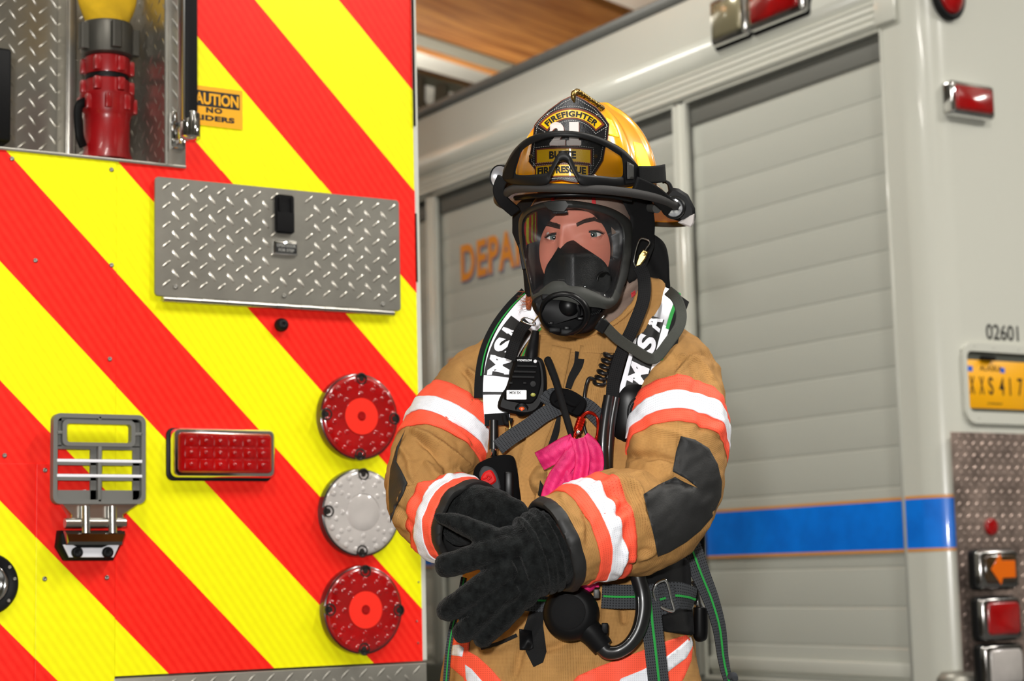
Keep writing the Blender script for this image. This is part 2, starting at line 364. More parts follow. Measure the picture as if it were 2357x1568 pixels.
# glued timber beam crossing under the ceiling, drawn from points of its soffit at a known height
def HZ(x, y, z): r = ray(x, y); return EYE+r*((z-H)/r[2])      # point at height z
bz = 4.25
a0, a1 = HZ(940, 66, bz), HZ(1236, 163, bz); b0, b1 = HZ(1250, -34, bz), HZ(1470, 43, bz)
dr = (a1-a0); dr /= np.linalg.norm(dr); a0 = a0-dr*6; a1 = a1+dr*5; b0 = b0-dr*6; b1 = b1+dr*5
def slab(p, top, name, m, label, cat):
    V = [*p, *[q+A(0, 0, top) for q in p]]; L_ = np.linalg.norm(p[1]-p[0]); w = np.linalg.norm(p[3]-p[0]); uv = [(0, 0), (L_, 0), (L_, w), (0, w), (0, w*1.5), (L_, w*1.5), (L_, w*2.5), (0, w*2.5)]
    return prop(mesh(name, V, [(0, 1, 2, 3), (4, 5, 6, 7), (0, 1, 5, 4), (1, 2, 6, 5), (2, 3, 7, 6), (3, 0, 4, 7)], m, smooth=False, uv=uv), label, cat)
slab([a0, a1, b1, b0], .05, 'roof_beam', 'glulam', 'broad honey brown timber beam under the ceiling above the trucks', 'beam')
nrm = np.cross(dr, A(0, 0, 1)); nrm /= np.linalg.norm(nrm)
if nrm@(b0-a0) > 0: nrm = -nrm
c0, c1 = a0+nrm*.03, a1+nrm*.03
slab([c0, c1, c1+nrm*.16, c0+nrm*.16], .12, 'ceiling_channel', 'channel_paint', 'pale metal channel running along the lower edge of the timber beam', 'rail')
slab([c0+nrm*.17, c1+nrm*.17, c1+nrm*.25, c0+nrm*.25], .1, 'timber_batten', 'glulam', 'thin brown timber batten beside the pale ceiling channel', 'batten')
# steel truss farther back
tr = thing('roof_truss', PD(1000, 250, 11), 'grey green steel roof truss seen past the red edge of the fire engine', 'truss')
def bar3(name, p, q, r, m, par):
    V, f, u = tube([p, q], r, n=4, m=2); return mesh(name, V, f, m, par, smooth=False)
P_ = lambda x, y: PD(x, y, 11)
bar3('top_chord', P_(880, 150), P_(1100, 212), .045, 'truss_steel', tr)
for a, b in (((963, 180), (960, 330)), ((1018, 196), (1010, 320)), ((962, 240), (992, 292)), ((905, 165), (900, 330))): bar3('web', P_(*a), P_(*b), .05, 'truss_steel', tr)
bar3('bottom_chord', P_(880, 320), P_(1100, 330), .045, 'truss_steel', tr)
# ceiling lights: fluorescent fixtures, each a housing with a lit diffuser and an area lamp under it
mat('lamp_lit', (255, 246, 226), .5, emit=6)
def strip_light(x, y, z=4.05, n=0, e=60, lab='', up=.12):
    t = thing('ceiling_light', (x, y, z), lab, 'ceiling light', 'strip lights above the bay')
    V, f = box((x-.1, y-.65, z), (x+.1, y+.65, z+.1), .01); mesh('housing', V, f, 'white_trim', t)
    V, f = box((x-.08, y-.62, z-.015), (x+.08, y+.62, z-.001), .005); mesh('diffuser', V, f, 'lamp_lit', t)
    l = bpy.data.lights.new('tube_glow', 'AREA'); l.shape = 'RECTANGLE'; l.size = .16; l.size_y = 1.24; l.energy = e*.62; l.color = (1, .97, .92); o = bpy.data.objects.new('tube_glow', l); COL.objects.link(o)
    o.location = (x, y, z-.03)
    l2 = bpy.data.lights.new('up_fill', 'AREA'); l2.shape = 'RECTANGLE'; l2.size = .16; l2.size_y = 1.24; l2.energy = e*up; l2.color = (1, .96, .9); o2 = bpy.data.objects.new('up_fill', l2); COL.objects.link(o2)  # added lamp shining upward to brighten the beam and ceiling
    o2.location = (x, y, z+.12); o2.rotation_euler = (PI, 0, 0)
for i, (x, y, e) in enumerate(((.4, 1.2, 70), (2.9, 1.2, 110), (2.9, 5.2, 52), (5.4, 1.2, 150), (-1.6, 1.2, 50), (7.5, 3.0, 60))):
    strip_light(x, y, e=e, lab='unseen strip light added to brighten the timber beam and ceiling')
for x, y, e, up in ((2.5, 8.6, 5, 8), (5.0, 11.2, 14, 17)): strip_light(x, y, 3.7, e=e, up=up, lab='unseen strip light added to brighten the timber beam and ceiling')  # lamps added out of sight behind the fire engine to light beam and ceiling
# the photographer's flash beside the lens
l = bpy.data.lights.new('camera_flash', 'AREA'); l.shape = 'DISK'; l.size = .09; l.energy = 76; l.color = (1, .985, .96); fl = bpy.data.objects.new('camera_flash', l); COL.objects.link(fl)
fp = EYE+RM@A(-.10, .20, .02); fl.location = Vector(fp); dv = Vector(PD(1250, 800, 3.2)-fp); fl.rotation_euler = dv.to_track_quat('-Z', 'Y').to_euler()
w = bpy.data.worlds.new('world'); SC.world = w; w.use_nodes = True; w.node_tree.nodes['Background'].inputs[0].default_value = (.8, .78, .72, 1); w.node_tree.nodes['Background'].inputs[1].default_value = .25
# ================================================================ fire engine (rear wall in plane y = D1)
eng = thing('fire_engine', (1.0, D1, 0), 'fire engine rear covered in red and lime yellow chevron stripes, with round lamps', 'fire engine')
XR = 1.9055; ZC = 1.840; XC = 1.384      # right edge, compartment sill, compartment right side
def pan(x0, z0, x1, z1, w0=0, w1=-.03): return box((x0, z0, w0), (x1, z1, w1))
mb = MB(); mb.add(*pan(XC, ZC-.0, XR, 3.0, -.002)); mb.add(*pan(1.2435, .85, XR, ZC, 0)); mb.build('rear_panel', 'chevron', eng, T1, smooth=False)
mb = MB(); mb.add(*pan(-.4, .0, 1.2425, ZC, .0015)); mb.build('rear_panel', 'chevron', eng, T1, smooth=False)
x_, z_ = PY(83, 1068, D1)
mb = MB(); mb.add(*box((x_, z_, .0015), (1.2415, .2, .0045), .0008)); mb.add(*box((-.4, z_, .0015), (x_-.002, .2, .0035), .0008)); mb.build('lower_panel', 'chevron', eng, T1, smooth=False)
# pale body side wall and its corner edging
mb = MB(); mb.add(*box((XR, .85, -.001), (XR+.012, 3.0, -2.5), .003)); mb.build('body_side', 'white_trim', eng, T1, smooth=False)
mb = MB(); mb.add(*box((XR-.001, 1.98, 0), (XR+.004, 3.0, .003), .001)); mb.add(*box((XR-.001, 1.642, 0), (XR+.003, 1.79, .002), .0008)); mb.build('corner_edging', 'black_plastic', eng, T1)
mb = MB(); mb.add(*box((-.4, .2, -.05), (XR, 3, -2.4))); 
# the body carcass behind the walls (left of, right of and below the compartment)
mb = MB(); mb.add(*box((XC+.03, .86, -.032), (XR-.002, 2.99, -2.4))); mb.add(*box((-.4, .2, -.032), (XC+.03, ZC-.02, -2.4))); mb.build('body_carcass', 'checker_plate', eng, T1, smooth=False)
# checker plate tail board below
mb = MB(); mb.add(*box((1.24, .846, -.02), (XR+.006, .45, .006), .002)); t_ = tread(1.24, .5, XR+.006, .85, ph=(.012, .004)); 
for v in t_.V: v[:, 2] += .006
mb.add(np.concatenate(t_.V), t_.F); mb.build('tail_board', 'checker_plate', eng, T1, sharp=30)
# hose compartment: floor, back, right side, dividing post, all in polished checker plate
dep = .34; mb = MB()
mb.add(*box((-.4, ZC-.004, -.031), (XC, ZC-.02, -dep), .001)); mb.add(*box((-.4, ZC-.003, .0005), (XC, ZC-.001, -.04)))                      # floor
mb.add(*box((-.4, ZC, -dep), (XC+.02, 3.0, -dep-.01)))                         # back
t_ = tread(-.4, ZC, XC, 2.6, px=.044, py=.037)
for v in t_.V: v[:, 2] -= dep
mb.add(np.concatenate(t_.V), t_.F)
mb.add(*box((XC-.032, ZC, 0), (XC-.022, 3.0, -dep)))                           # right side
t_ = tread(-dep, ZC, 0, 2.6, px=.044, py=.037); W = np.concatenate(t_.V); mb.add(np.stack([XC-.032-W[:, 2], W[:, 1], W[:, 0]], 1), t_.F)
pxm = PY(162, 200, D1+.29)[0]+.06
mb.build('compartment_lining', 'checker_plate_polished', eng, T1, sharp=30)
# angled post standing in the compartment left of the valve
mb = MB(); mb.add(*box((pxm-.07, ZC, -.28), (pxm-.05, 3.0, -.30), .004)); mb.add(*box((pxm-.0725, ZC, -.28), (pxm-.0675, 3.0, -dep), .002)); mb.build('compartment_divider', 'checker_plate_polished', eng, T1)
# right-hand frame strip with a row of slanting lozenges, bent edge
xs0 = PY(378, 200, D1)[0]; xs1 = XC+.001
mb = MB(); mb.add(*box((xs0, ZC-.001, 0), (xs1, 3.0, .004), .0015)); V, f, u = tube([(xs0+.004, ZC, .002), (xs0+.004, 3.0, .002)], .0045, m=2, n=12); mb.add(V, f, u)
xm = PY(400, 200, D1)[0]; a = np.linspace(0, 2*PI, 13)[:-1]
for k in range(30):
    cz = ZC+.105+k*.0362; t = math.radians(-56); V = []
    for s_, hh in ((1, 0), (.5, .0028), (.1, .0036)):
        ex = np.cos(a)*.0165*s_; ey = np.sin(a)*.0035*s_; V.append(np.stack([xm+.004+ex*math.cos(t)-ey*math.sin(t), cz+ex*math.sin(t)+ey*math.cos(t), .004+np.full(12, hh)], 1))
    mb.add(np.concatenate(V), grid(3, 12, closev=True))
mb.add(*box((-.4, ZC-.0045, .001), (xs1, ZC+.0015, .0055), .001))
mb.build('door_frame_strip', 'checker_plate', eng, T1, sharp=35)
# polished grab rail with black rubber grip, on a ribbed chrome stanchion bracket
rail = MB(); ra, rb = PY(417, 100, D1-.05)[0], PY(450, 100, D1-.05)[0]
g0 = mesh('grab_rail', *poly(rrect(ra-.001, 0, rb+.0015, .03, .008), 1.92, 3.0)[:2], 'steel', eng, lambda V: T1(np.stack([ID(V)[:, 0], ID(V)[:, 2], .028+ID(V)[:, 1]], 1)))
V, f = box((ra+.0045, 1.925, .058), (rb-.001, 3.0, .062), .001); mesh('rubber_grip', V, f, 'black_rubber', g0, T1)
bx = PY(434, 290, D1-.045); mb = MB()
mb.add(*lathe([(.0, -.052), (.013, -.05), (.0185, -.044), (.0185, .004), (.017, .006), (0, .006)], (bx[0]+.002, bx[1]+.022, .045), (0, 1, 0), 28))
for k in range(7): 
    t = -1.1+k*.37; mb.add(*tube([(bx[0]+.002+.0186*math.sin(t), bx[1]-.022, .045+.0186*math.cos(t)), (bx[0]+.002+.0186*math.sin(t), bx[1]+.025, .045+.0186*math.cos(t))], .0014, n=6, m=2)[:2])
q0, q1 = PY(390, 262, D1), PY(423, 348, D1)
mb.add(*box((q0[0], q0[1], .003), (q1[0]-.006, q1[1], .009), .002)); mb.add(*box((q0[0]-.001, q0[1]+.001, .003), (q1[0]-.01, q0[1]-.02, .022), .003)); mb.add(*box((q0[0], q1[1]+.022, .003), (q1[0]-.001, q1[1], .012), .003))
mb.add(*box((q0[0]+.012, q0[1]-.004, .012), (bx[0], q0[1]-.03, .032), .004))
bk = mb.build('rail_bracket', 'chrome', g0, T1, sharp=40)
def screw(x, z, r=.0042, w=0, par=eng, T=T1, m='rivet_steel', name='screw'):
    mb = MB(); mb.add(*lathe([(r, 0), (r, .0008), (r*.8, .002), (r*.42, .0024), (r*.34, .0012), (0.0001, .0012)], (x, z, w), (0, 0, 1), 16)); return mb.build(name, m, par, T)
for p in ((405, 276), (402, 331)): s_ = PY(*p, D1); screw(*s_, .004, .012, bk)
# caution decal
cx, cz = PY(505, 252, D1); c0 = PY(430, 202, D1); c1 = PY(558, 299, D1); x1_ = c1[0]; x0_ = x1_-.127; z1_ = PY(558, 212, D1)[1]+.002; z0_ = c1[1]
lb = mesh('caution_decal', *box((x0_, z0_, 0), (x1_, z1_, .0006)), 'sign_yellow', eng, T1, smooth=False)
hh = z1_-z0_; mesh('header_band', *box((x0_+.006, z1_-.009, .0006), (x1_-.006, z1_-.009-hh*.40, .0009)), 'ink_black', lb, T1, smooth=False)
def put(s, cx, cz, w, h, m, par, T, z=0, ext=.0004, name='lettering', rot=0, **k):
    V, f = text_fit(s, w, h, ext, **k); c, s_ = math.cos(rot), math.sin(rot); V = np.stack([cx+V[:, 0]*c-V[:, 1]*s_, cz+V[:, 0]*s_+V[:, 1]*c, V[:, 2]+z], 1); return mesh(name, V, f, m, par, T, smooth=False)
xc_ = (x0_+x1_)/2; put('CAUTION', xc_, z1_-.009-hh*.2, .110, hh*.30, 'sign_ink_yellow', lb, T1, .0009, bold=.035)
put('NO', xc_+.002, z1_-hh*.595, .035, hh*.14, 'ink_black', lb, T1, .0006, bold=.055, sp=1.2); put('RIDERS', xc_+.002, z1_-hh*.8, .088, hh*.14, 'ink_black', lb, T1, .0006, bold=.055, sp=1.1)
# drop-down step door
sx0, sz1 = 1.3178, 1.8125; sx1, sz0 = 1.8612, 1.576
door = mesh('step_door', *poly(rrect(sx0, sz0, sx1, sz1, .008), .006, .011, .001), 'checker_plate', eng, T1, sharp=30)
t_ = tread(sx0, sz0, sx1, sz1, px=.0386, py=.0386, ln=.027, w=.0062, ph=(.004, .006))
keep = MB(); n_ = 0
for v in t_.V:
    c = v.mean(0)
    if not (1.582 < c[0] < 1.632 and 1.69 < c[1] < 1.795) and not (1.575 < c[0] < 1.64 and 1.656 < c[1] < 1.7): v[:, 2] += .0108; keep.add(v, grid(3, 10, closev=True)+[tuple(range(20, 30))])
keep.build('raised_tread', 'checker_plate_polished', door, T1, sharp=40)
hz = PY(370, 684, D1); h2 = PY(900, 722, D1); mb = MB(); n = 19
for k in range(n):
    a_, b_ = hz[0]+(h2[0]-hz[0])*k/n, hz[0]+(h2[0]-hz[0])*(k+1)/n-.0007; zz = sz0-.006; mb.add(*tube([(a_, zz, .012), (b_, zz, .012)], .0058 if k % 2 else .0054, n=14, m=2)[:2])
mb.add(*box((hz[0], sz0-.001, .001), (h2[0], sz0-.008, .008))); mb.build('piano_hinge', 'steel', door, T1, sharp=40)
for p in ((399, 662), (648, 683), (875, 702)): s_ = PY(*p, D1); screw(s_[0], s_[1], .0048, .0115, door)
# paddle latch: black body with recessed grip
l0, l1 = PY(626, 450, D1), PY(669, 542, D1); mb = MB()
R_ = rrect(l0[0], l1[1], l1[0], l0[1], .006); mb.add(*poly(R_, .011, .019, .0015))
lt = mb.build('latch', 'black_plastic', door, T1, sharp=40)
xm_ = (l0[0]+l1[0])/2; mb = MB(); wq = (l1[0]-l0[0])/2
mb.add(*box((xm_-wq*.94, l0[1]-.036, .0185), (xm_+wq*.94, l1[1]+.002, .0225), .002)); mb.add(*box((xm_-wq*.72, l0[1]-.006, .0185), (xm_-wq*.55, l0[1]-.036, .0235), .001)); mb.add(*box((xm_+wq*.55, l0[1]-.006, .0185), (xm_+wq*.72, l0[1]-.036, .0235), .001))
mb.add(*box((xm_-wq*.55, l0[1]-.016, .0185), (xm_+wq*.55, l0[1]-.036, .0195))); mb.build('paddle', 'soft_black', lt, T1, sharp=40)
# chrome framed label plate
p0, p1 = PY(620, 557, D1), PY(678, 590, D1); xm_, zm_ = (p0[0]+p1[0])/2, (p0[1]+p1[1])/2; w_, h_ = .054, .031
lp = mesh('label_plate', *poly(rrect(xm_-w_/2, zm_-h_/2, xm_+w_/2, zm_+h_/2, .004), .011, .02, .004), 'chrome', door, T1, sharp=50)
q = mesh('label_face', *poly(rrect(xm_-w_/2+.0035, zm_-h_/2+.004, xm_+w_/2-.0035, zm_+h_/2-.007, .002), .0195, .0207, .0003), 'ink_black', lp, T1, sharp=50)
mat('label_ink', (150, 150, 145), .5)
put('OPEN DOOR', xm_, zm_+.0035, .042, .0062, 'label_ink', lp, T1, .0207, bold=.02); put('FOR STEP', xm_, zm_-.006, .034, .0062, 'label_ink', lp, T1, .0207, bold=.02)
# rubber bumper
s_ = PY(645, 749, D1); mb = MB(); mb.add(*lathe([(.0135, 0), (.0138, .008), (.012, .014), (.008, .0185), (.003, .02), (.0028, .016), (.0001, .016)], (s_[0], s_[1], 0), n=28)); mb.build('rubber_bumper', 'black_rubber', eng, T1)
# panel rivets
for p in ((27, 366), (256, 391), (256, 611), (252, 827), (81, 600), (10, 1049), (102, 1083), (101, 1333), (244, 1330)):
    s_ = PY(*p, D1); screw(s_[0], s_[1], .0046, .0045 if p[1] > 1068 else .0015)
for p in ((965, 1430), (968, 1480), (969, 1340)):
    s_ = PY(*p, D1); screw(s_[0]-.006, s_[1], .002, 0)
# rectangular warning light, tilted chrome bezel with red lens over LED cells
z0, z1 = 1.2235, 1.318; x0, x1 = 1.3505, 1.563
wl = mesh('warning_light', *poly(rrect(x0, z0, x1, z1, .012), 0, .028, .003), 'chrome', eng, T1, sharp=45)
ln = mesh('lens', *poly(rrect(x0+.008, z0+.008, x1-.008, z1-.008, .009), .027, .034, .004), 'red_lens', wl, T1, sharp=45)
mb = MB(); mb.add(*box((x0+.003, z0+.006, .002), (x0+.0045, z1-.006, .022)))
g_ = MB()
for i in range(6):
    for j in range(3):
        a_ = x0+.0195+i*.0302; b_ = z0+.0145+j*.023
        g_.add(*box((a_, b_, .0335), (a_+.0262, b_+.0195, .0352), .001)); g_.add(*lathe([(.004, 0), (.003, .001), (.0001, .0015)], (a_+.013, b_+.01, .0352), n=10))
g_.build('led_cells', 'red_lens', ln, T1, sharp=40)
mb = MB(); mb.add(*poly(rrect(x0-.006, z0-.006, x1+.004, z1+.002, .014), 0, .004, .001)); mat('lime_glow', (196, 226, 10), .4); mb.build('gasket', 'black_rubber', wl, T1)
# three round lamps with moulded rims and four screw notches
mat('lamp_rim_red', (70, 4, 4), .25, coat=.8); mat('lamp_rim_dark', (34, 30, 28), .3, coat=.6)
for k, (p, kind) in enumerate((((822, 961), 'red'), ((827, 1181), 'white'), ((831, 1404), 'red'))):
    c = PY(*p, D1); R = .0895; cx, cz = c[0]-.0045, c[1]; red = kind == 'red'; lens = 'red_lens' if red else 'clear_lens'
    cx = 1.7562 + .0028*k*.6; cz = (1.3505, 1.1545, .9585)[k]
    base = mesh('tail_lamp', *lathe([(R, 0), (R+.001, .006), (R-.001, .018), (R-.004, .02), (R-.012, .0205)], (cx, cz, 0), n=72), 'lamp_rim_red' if red else 'lamp_rim_dark', eng, T1, sharp=40, label='%s round lamp with four dark screw notches' % ('red' if red else 'clear white'))
    Vd, fd = lathe([(R-.0025, .017), (R-.006, .0225), (R-.012, .0245), (R*.6, .027), (R*.43, .0276), (R*.42, .026), (R*.40, .0276), (R*.2, .0285), (.0001, .0287)], (cx, cz, 0), n=72); ld = mesh('lens', Vd, fd, lens, base, T1, sharp=45)
    g_ = MB()
    for rr, nn, of in ((.52, 8, .0), (.68, 14, .2), (.84, 20, .1)):
        for i in range(nn):
            t = of+i*2*PI/nn; g_.add(*lathe([(.0065, 0), (.0055, .0012), (.002, .002), (.0001, .0021)], (cx+R*rr*math.cos(t), cz+R*rr*math.sin(t), .0242+(.84-rr)*.006), n=10))
    g_.build('optic_beads', lens, ld, T1)
    if red:
        mesh('reflector_ring', *lathe([(R*.42, .0284), (R*.42, .0292), (R*.11, .0298), (R*.11, .0287)], (cx, cz, 0), n=48, cap=False), 'red_lens_bright', ld, T1, sharp=40); mesh('centre_boss', *lathe([(R*.1, .0285), (R*.08, .031), (.0001, .0312)], (cx, cz, 0), n=6), 'red_lens', ld, T1, smooth=False)
    for a_ in (88, 178, 268, 358):
        t = math.radians(a_); x = cx+R*.87*math.cos(t); z = cz+R*.87*math.sin(t)
        nb = MB(); nb.add(*lathe([(.0125, .0200), (.0125, .0262), (.0095, .0268), (.0085, .0235), (.0001, .023)], (x, z, 0), n=22)); nb.add(*lathe([(.0068, .0235), (.005, .0262), (.0001, .0265)], (x, z, 0), n=16))
        nb.build('screw_notch', 'lamp_rim_dark', base, T1, sharp=50)
# round speaker grille at the left border
s_ = PY(-32, 1345, D1); mb = MB(); mb.add(*lathe([(.0555, 0), (.056, .008), (.053, .012), (.04, .012), (.036, .009)], (s_[0], s_[1], .004), n=56, cap=False)); sp = mb.build('round_horn', 'black_plastic', eng, T1, sharp=40)
mb = MB(); mb.add(*lathe([(.037, .004), (.0365, .012), (.033, .014), (.028, .010), (.02, .008), (.0001, .006)], (s_[0], s_[1], .004), n=48)); mb.build('horn_ring', 'chrome', sp, T1)
for a_ in (38, -40, 10): t = math.radians(a_); screw(s_[0]+.048*math.cos(t), s_[1]+.048*math.sin(t), .0035, .016, sp)
# folding step: cast frame hanging flat over a hinge and foot casting
a0_, a1_ = PY(104, 958, D1), PY(315, 1162, D1); fx0, fx1, fz1, fz0 = a0_[0]+.001, a1_[0], PY(200, 958, D1)[1], PY(200, 1163, D1)[1]; fw, fh = fx1-fx0, fz1-fz0
st = thing('folding_step', T1([((fx0+fx1)/2, fz0, 0)])[0], None, None)
st.parent = eng; st.location = Vector(ORG[st.name]-ORG[eng.name])
PX_ = lambda x, y: PY(x, y, D1)
mb = MB()
def ringp(o, i, z0, z1, bev=.001):
    m = MB(); n = len(o); V = np.concatenate([np.c_[o, np.full(n, z0)], np.c_[o, np.full(n, z1)], np.c_[i, np.full(n, z1)], np.c_[i, np.full(n, z0)]]); return V, grid(4, n, closeu=True, closev=True)
wb, wt = .028, .046
mb.add(*ringp(rrect(fx0, fz0, fx1, fz1, .014), rrect(fx0+.008, fz0+.008, fx1-.008, fz1-.008, .009), wb, wt))
o2 = (PX_(126, 970), PX_(292, 1033)); mb.add(*ringp(rrect(o2[0][0], o2[1][1], o2[1][0], o2[0][1], .01), rrect(o2[0][0]+.008, o2[1][1]+.007, o2[1][0]-.008, o2[0][1]-.007, .006), wb, wt))
xc_ = (fx0+fx1)/2; mb.add(*box((xc_-.0035, fz0+.004, wb), (xc_+.0035, o2[1][1], wt), .001)); mb.add(*box((xc_-.003, o2[0][1], wb), (xc_+.003, fz1-.004, wt), .001))
for x0_, x1_ in ((fx0+.006, o2[0][0]), (o2[1][0], fx1-.006)): mb.add(*box((x0_, (o2[0][1]+o2[1][1])/2-.003, wb), (x1_, (o2[0][1]+o2[1][1])/2+.003, wt), .001))
# recessed web sheet with six slots
def web(x0, x1, z0, z1): mb.add(*box((x0, z0, wb+.001), (x1, z1, wb+.006)))
zs = [PX_(210, y)[1] for y in (1038, 1060, 1074, 1094, 1109, 1131, 1155)]
web(fx0+.006, o2[0][0]+.002, o2[1][1], fz1-.006); web(o2[1][0]-.002, fx1-.006, o2[1][1], fz1-.006); web(fx0+.006, fx1-.006, o2[0][1]-.002, fz1-.006)
web(fx0+.006, fx1-.006, zs[0], o2[1][1]+.002)
for i in (1, 3, 5):
    web(fx0+.006, fx1-.006, zs[i+1] if i < 5 else fz0+.006, zs[i])
for x0_, x1_ in ((fx0+.006, PX_(119, 1060)[0]), (PX_(194, 1060)[0], PX_(219, 1060)[0]), (PX_(291, 1060)[0], fx1-.006)): web(x0_, x1_, fz0+.006, zs[0])
mb.build('step_frame', 'grey_casting', st, T1, sharp=30)
mb = MB()
for y in (1065, 1099): z = PX_(210, y)[1]; mb.add(*box((fx0+.007, z-.0028, wt-.004), (fx1-.007, z+.0028, wt+.001), .0008))
mb.build('grip_strip', 'tape_white', st, T1)
mb = MB(); L_ = [PX_(*p) for p in ((128, 1160), (300, 1160), (268, 1188), (268, 1215), (146, 1215), (146, 1188))]; mb.add(*poly([tuple(p) for p in L_], .02, .04, .003))
for x in (177, 238): p = PX_(x, 1195); mb.add(*tube([(p[0], p[1]+.022, .048), (p[0], p[1]-.028, .05)], .008, n=14, m=2)[:2])
p, q = PX_(132, 1206), PX_(270, 1206); mb.add(*tube([(p[0], p[1], .042), (q[0], p[1], .042)], .009, n=16, m=2)[:2]); mb.build('hinge', 'steel', st, T1, sharp=40)
mb = MB(); L_ = [PX_(*p) for p in ((128, 1222), (270, 1222), (268, 1256), (250, 1291), (142, 1291), (123, 1260))]; mb.add(*poly([tuple(p) for p in L_], 0, .03, .006)); ft = mb.build('step_foot', 'black_plastic', st, T1, sharp=40)
mat('foot_chrome', (150, 148, 146), .12, 1)
L_ = [PX_(*p) for p in ((132, 1224), (268, 1224), (262, 1256), (136, 1256))]; mesh('foot_cap', *poly([tuple(p) for p in L_], .028, .05, .006), 'foot_chrome', st, T1, sharp=40)
L_ = [PX_(*p) for p in ((132, 1255), (152, 1254), (168, 1262), (222, 1262), (240, 1254), (262, 1254), (248, 1284), (146, 1284))]; mesh('reflective_pad', *poly([tuple(p) for p in L_], .029, .032, .001), 'tape_white', st, T1, sharp=40)
mb = MB()
for x in (163, 233): p = PX_(x, 1273); mb.add(*lathe([(.0105, .028), (.0105, .038), (.007, .042), (.005, .040), (.0001, .040)], (p[0], p[1], 0), n=20))
mb.build('foot_bolt', 'black_plastic', st, T1)
mb = MB()
for sx in (1, -1):
    c = xc_+(.002 if sx > 0 else -.001); L_ = [(c+sx*.012, zs[6]+.006), (c+sx*.012, zs[5]+.003), (c+sx*.022, zs[5]+.001), (c+sx*.04, zs[6]+.006)]; mb.add(*poly(L_, .002, .006, .0005))
mb.build('reflective_chip', 'tape_white', st, T1)
# black box fixed in the compartment at the left border
p, q = PY(28, 112, D1+.02), PY(28, 328, D1+.02)
V, f = box((p[0]-.3, p[1], -.02), (p[0], q[1], -.2), .006); mesh('equipment_box', V, f, 'black_plastic', eng, T1)
# red intake valve with two adapters, and the hose on top (the hose is a thing of its own)
vd = D1+.16; vx = PY(246, 300, vd)[0]; zz = lambda y: PY(246, y, vd)[1]; TV = lambda V: np.stack([vx+ID(V)[:, 0], vd-ID(V)[:, 2], ID(V)[:, 1]], 1)
s = .0265/ (56/ (4280/3.75)) if False else 1
k = PY(296, 300, vd)[0]-PY(246, 300, vd)[0]; r_ = k
mb = MB(); mb.add(*lathe([(r_*1.15, zz(372)), (r_*1.0, zz(350)), (r_*1.0, zz(284)), (r_*1.05, zz(270)), (r_*1.16, zz(262)), (r_*1.16, zz(236)), (r_*1.2, zz(232)), (r_*1.2, zz(222)), (r_*1.02, zz(220))], (0, 0, 0), (0, 1, 0), 40))
for a_ in range(8): 
    t = a_*PI/4+.3; mb.add(*box((r_*1.14*math.cos(t)-.007, zz(262), r_*1.14*math.sin(t)-.007), (r_*1.14*math.cos(t)+.007, zz(228), r_*1.14*math.sin(t)+.007), .003))
vv = mb.build('intake_valve', 'valve_red', eng, TV, sharp=35)
mb = MB(); mb.add(*lathe([(r_*.98, zz(222)), (r_*.98, zz(190)), (r_*.93, zz(188))], (0, 0, 0), (0, 1, 0), 40)); mb.add(*lathe([(r_*.98, zz(176)), (r_*1.0, zz(172)), (r_*1.0, zz(138)), (r_*.9, zz(134))], (0, 0, 0), (0, 1, 0), 40))
for a_ in range(6):
    t = a_*PI/3+.25
    for y0, y1 in ((218, 188), (174, 140)): mb.add(*box((r_*math.cos(t)-.008, zz(y0), r_*math.sin(t)-.008), (r_*math.cos(t)+.008, zz(y1), r_*math.sin(t)+.008), .004))
mb.build('adapter', 'valve_red', vv, TV, sharp=35)
mesh('seal_ring', *lathe([(r_*.9, zz(192)), (r_*.94, zz(188)), (r_*.94, zz(176)), (r_*.9, zz(172))], (0, 0, 0), (0, 1, 0), 40), 'black_rubber', vv, TV)
V, f, u = tube([(-r_*1.05, zz(242), .01), (-r_*1.45, zz(262), .02), (-r_*1.4, zz(320), .02), (-r_*1.15, zz(345), .01)], .006, flat=(1, 1.6)); mesh('bleeder_handle', V, f, 'black_plastic', vv, TV)
hs = thing('fire_hose', TV([(0, zz(140), 0)])[0], 'yellow fire hose with a dark grey coupling, mounted on the red intake valve', 'hose')
mb = MB(); mb.add(*lathe([(r_*.98, zz(134)), (r_*1.12, zz(130)), (r_*1.14, zz(64)), (r_*1.08, zz(58)), (r_*.9, zz(56))], (0, 0, 0), (0, 1, 0), 44))
for t in (2.9, .15, 1.6, 4.6):
    V, f = poly(rrect(r_*1.18*math.cos(t)-.010, r_*1.18*math.sin(t)-.010, r_*1.18*math.cos(t)+.010, r_*1.18*math.sin(t)+.010, .004), zz(124), zz(66)); mb.add(V[:, [0, 2, 1]], f)
mb.build('coupling', 'hard_coat', hs, TV, sharp=35)
C_ = []; 
for y, a_, b_ in ((58, .92, .92), (48, .98, .95), (34, 1.12, .8), (16, 1.3, .62), (-8, 1.42, .5), (-60, 1.45, .42), (-140, 1.42, .4)):
    th = np.arange(48)*2*PI/48; C_.append(np.stack([r_*a_*np.cos(th)*(1+.03*np.sin(th*5+y)), np.full(48, zz(y)), r_*b_*np.sin(th)*(1+.04*np.sin(th*7+y*.1))], 1))
C_ = np.concatenate(C_); mesh('hose_body', C_, grid(7, 48, closev=True), 'hose_jacket', hs, TV, sub=1)
# ================================================================ rescue truck: side wall x = DX, rear wall y = D2, rounded corner between
rt = thing('rescue_truck', (DX+1, D2+2, 0), 'white rescue truck with roller doors and a blue stripe along its side', 'truck')
RC = .105; ZT = 3.16; ZD = 2.75; ZB = .672
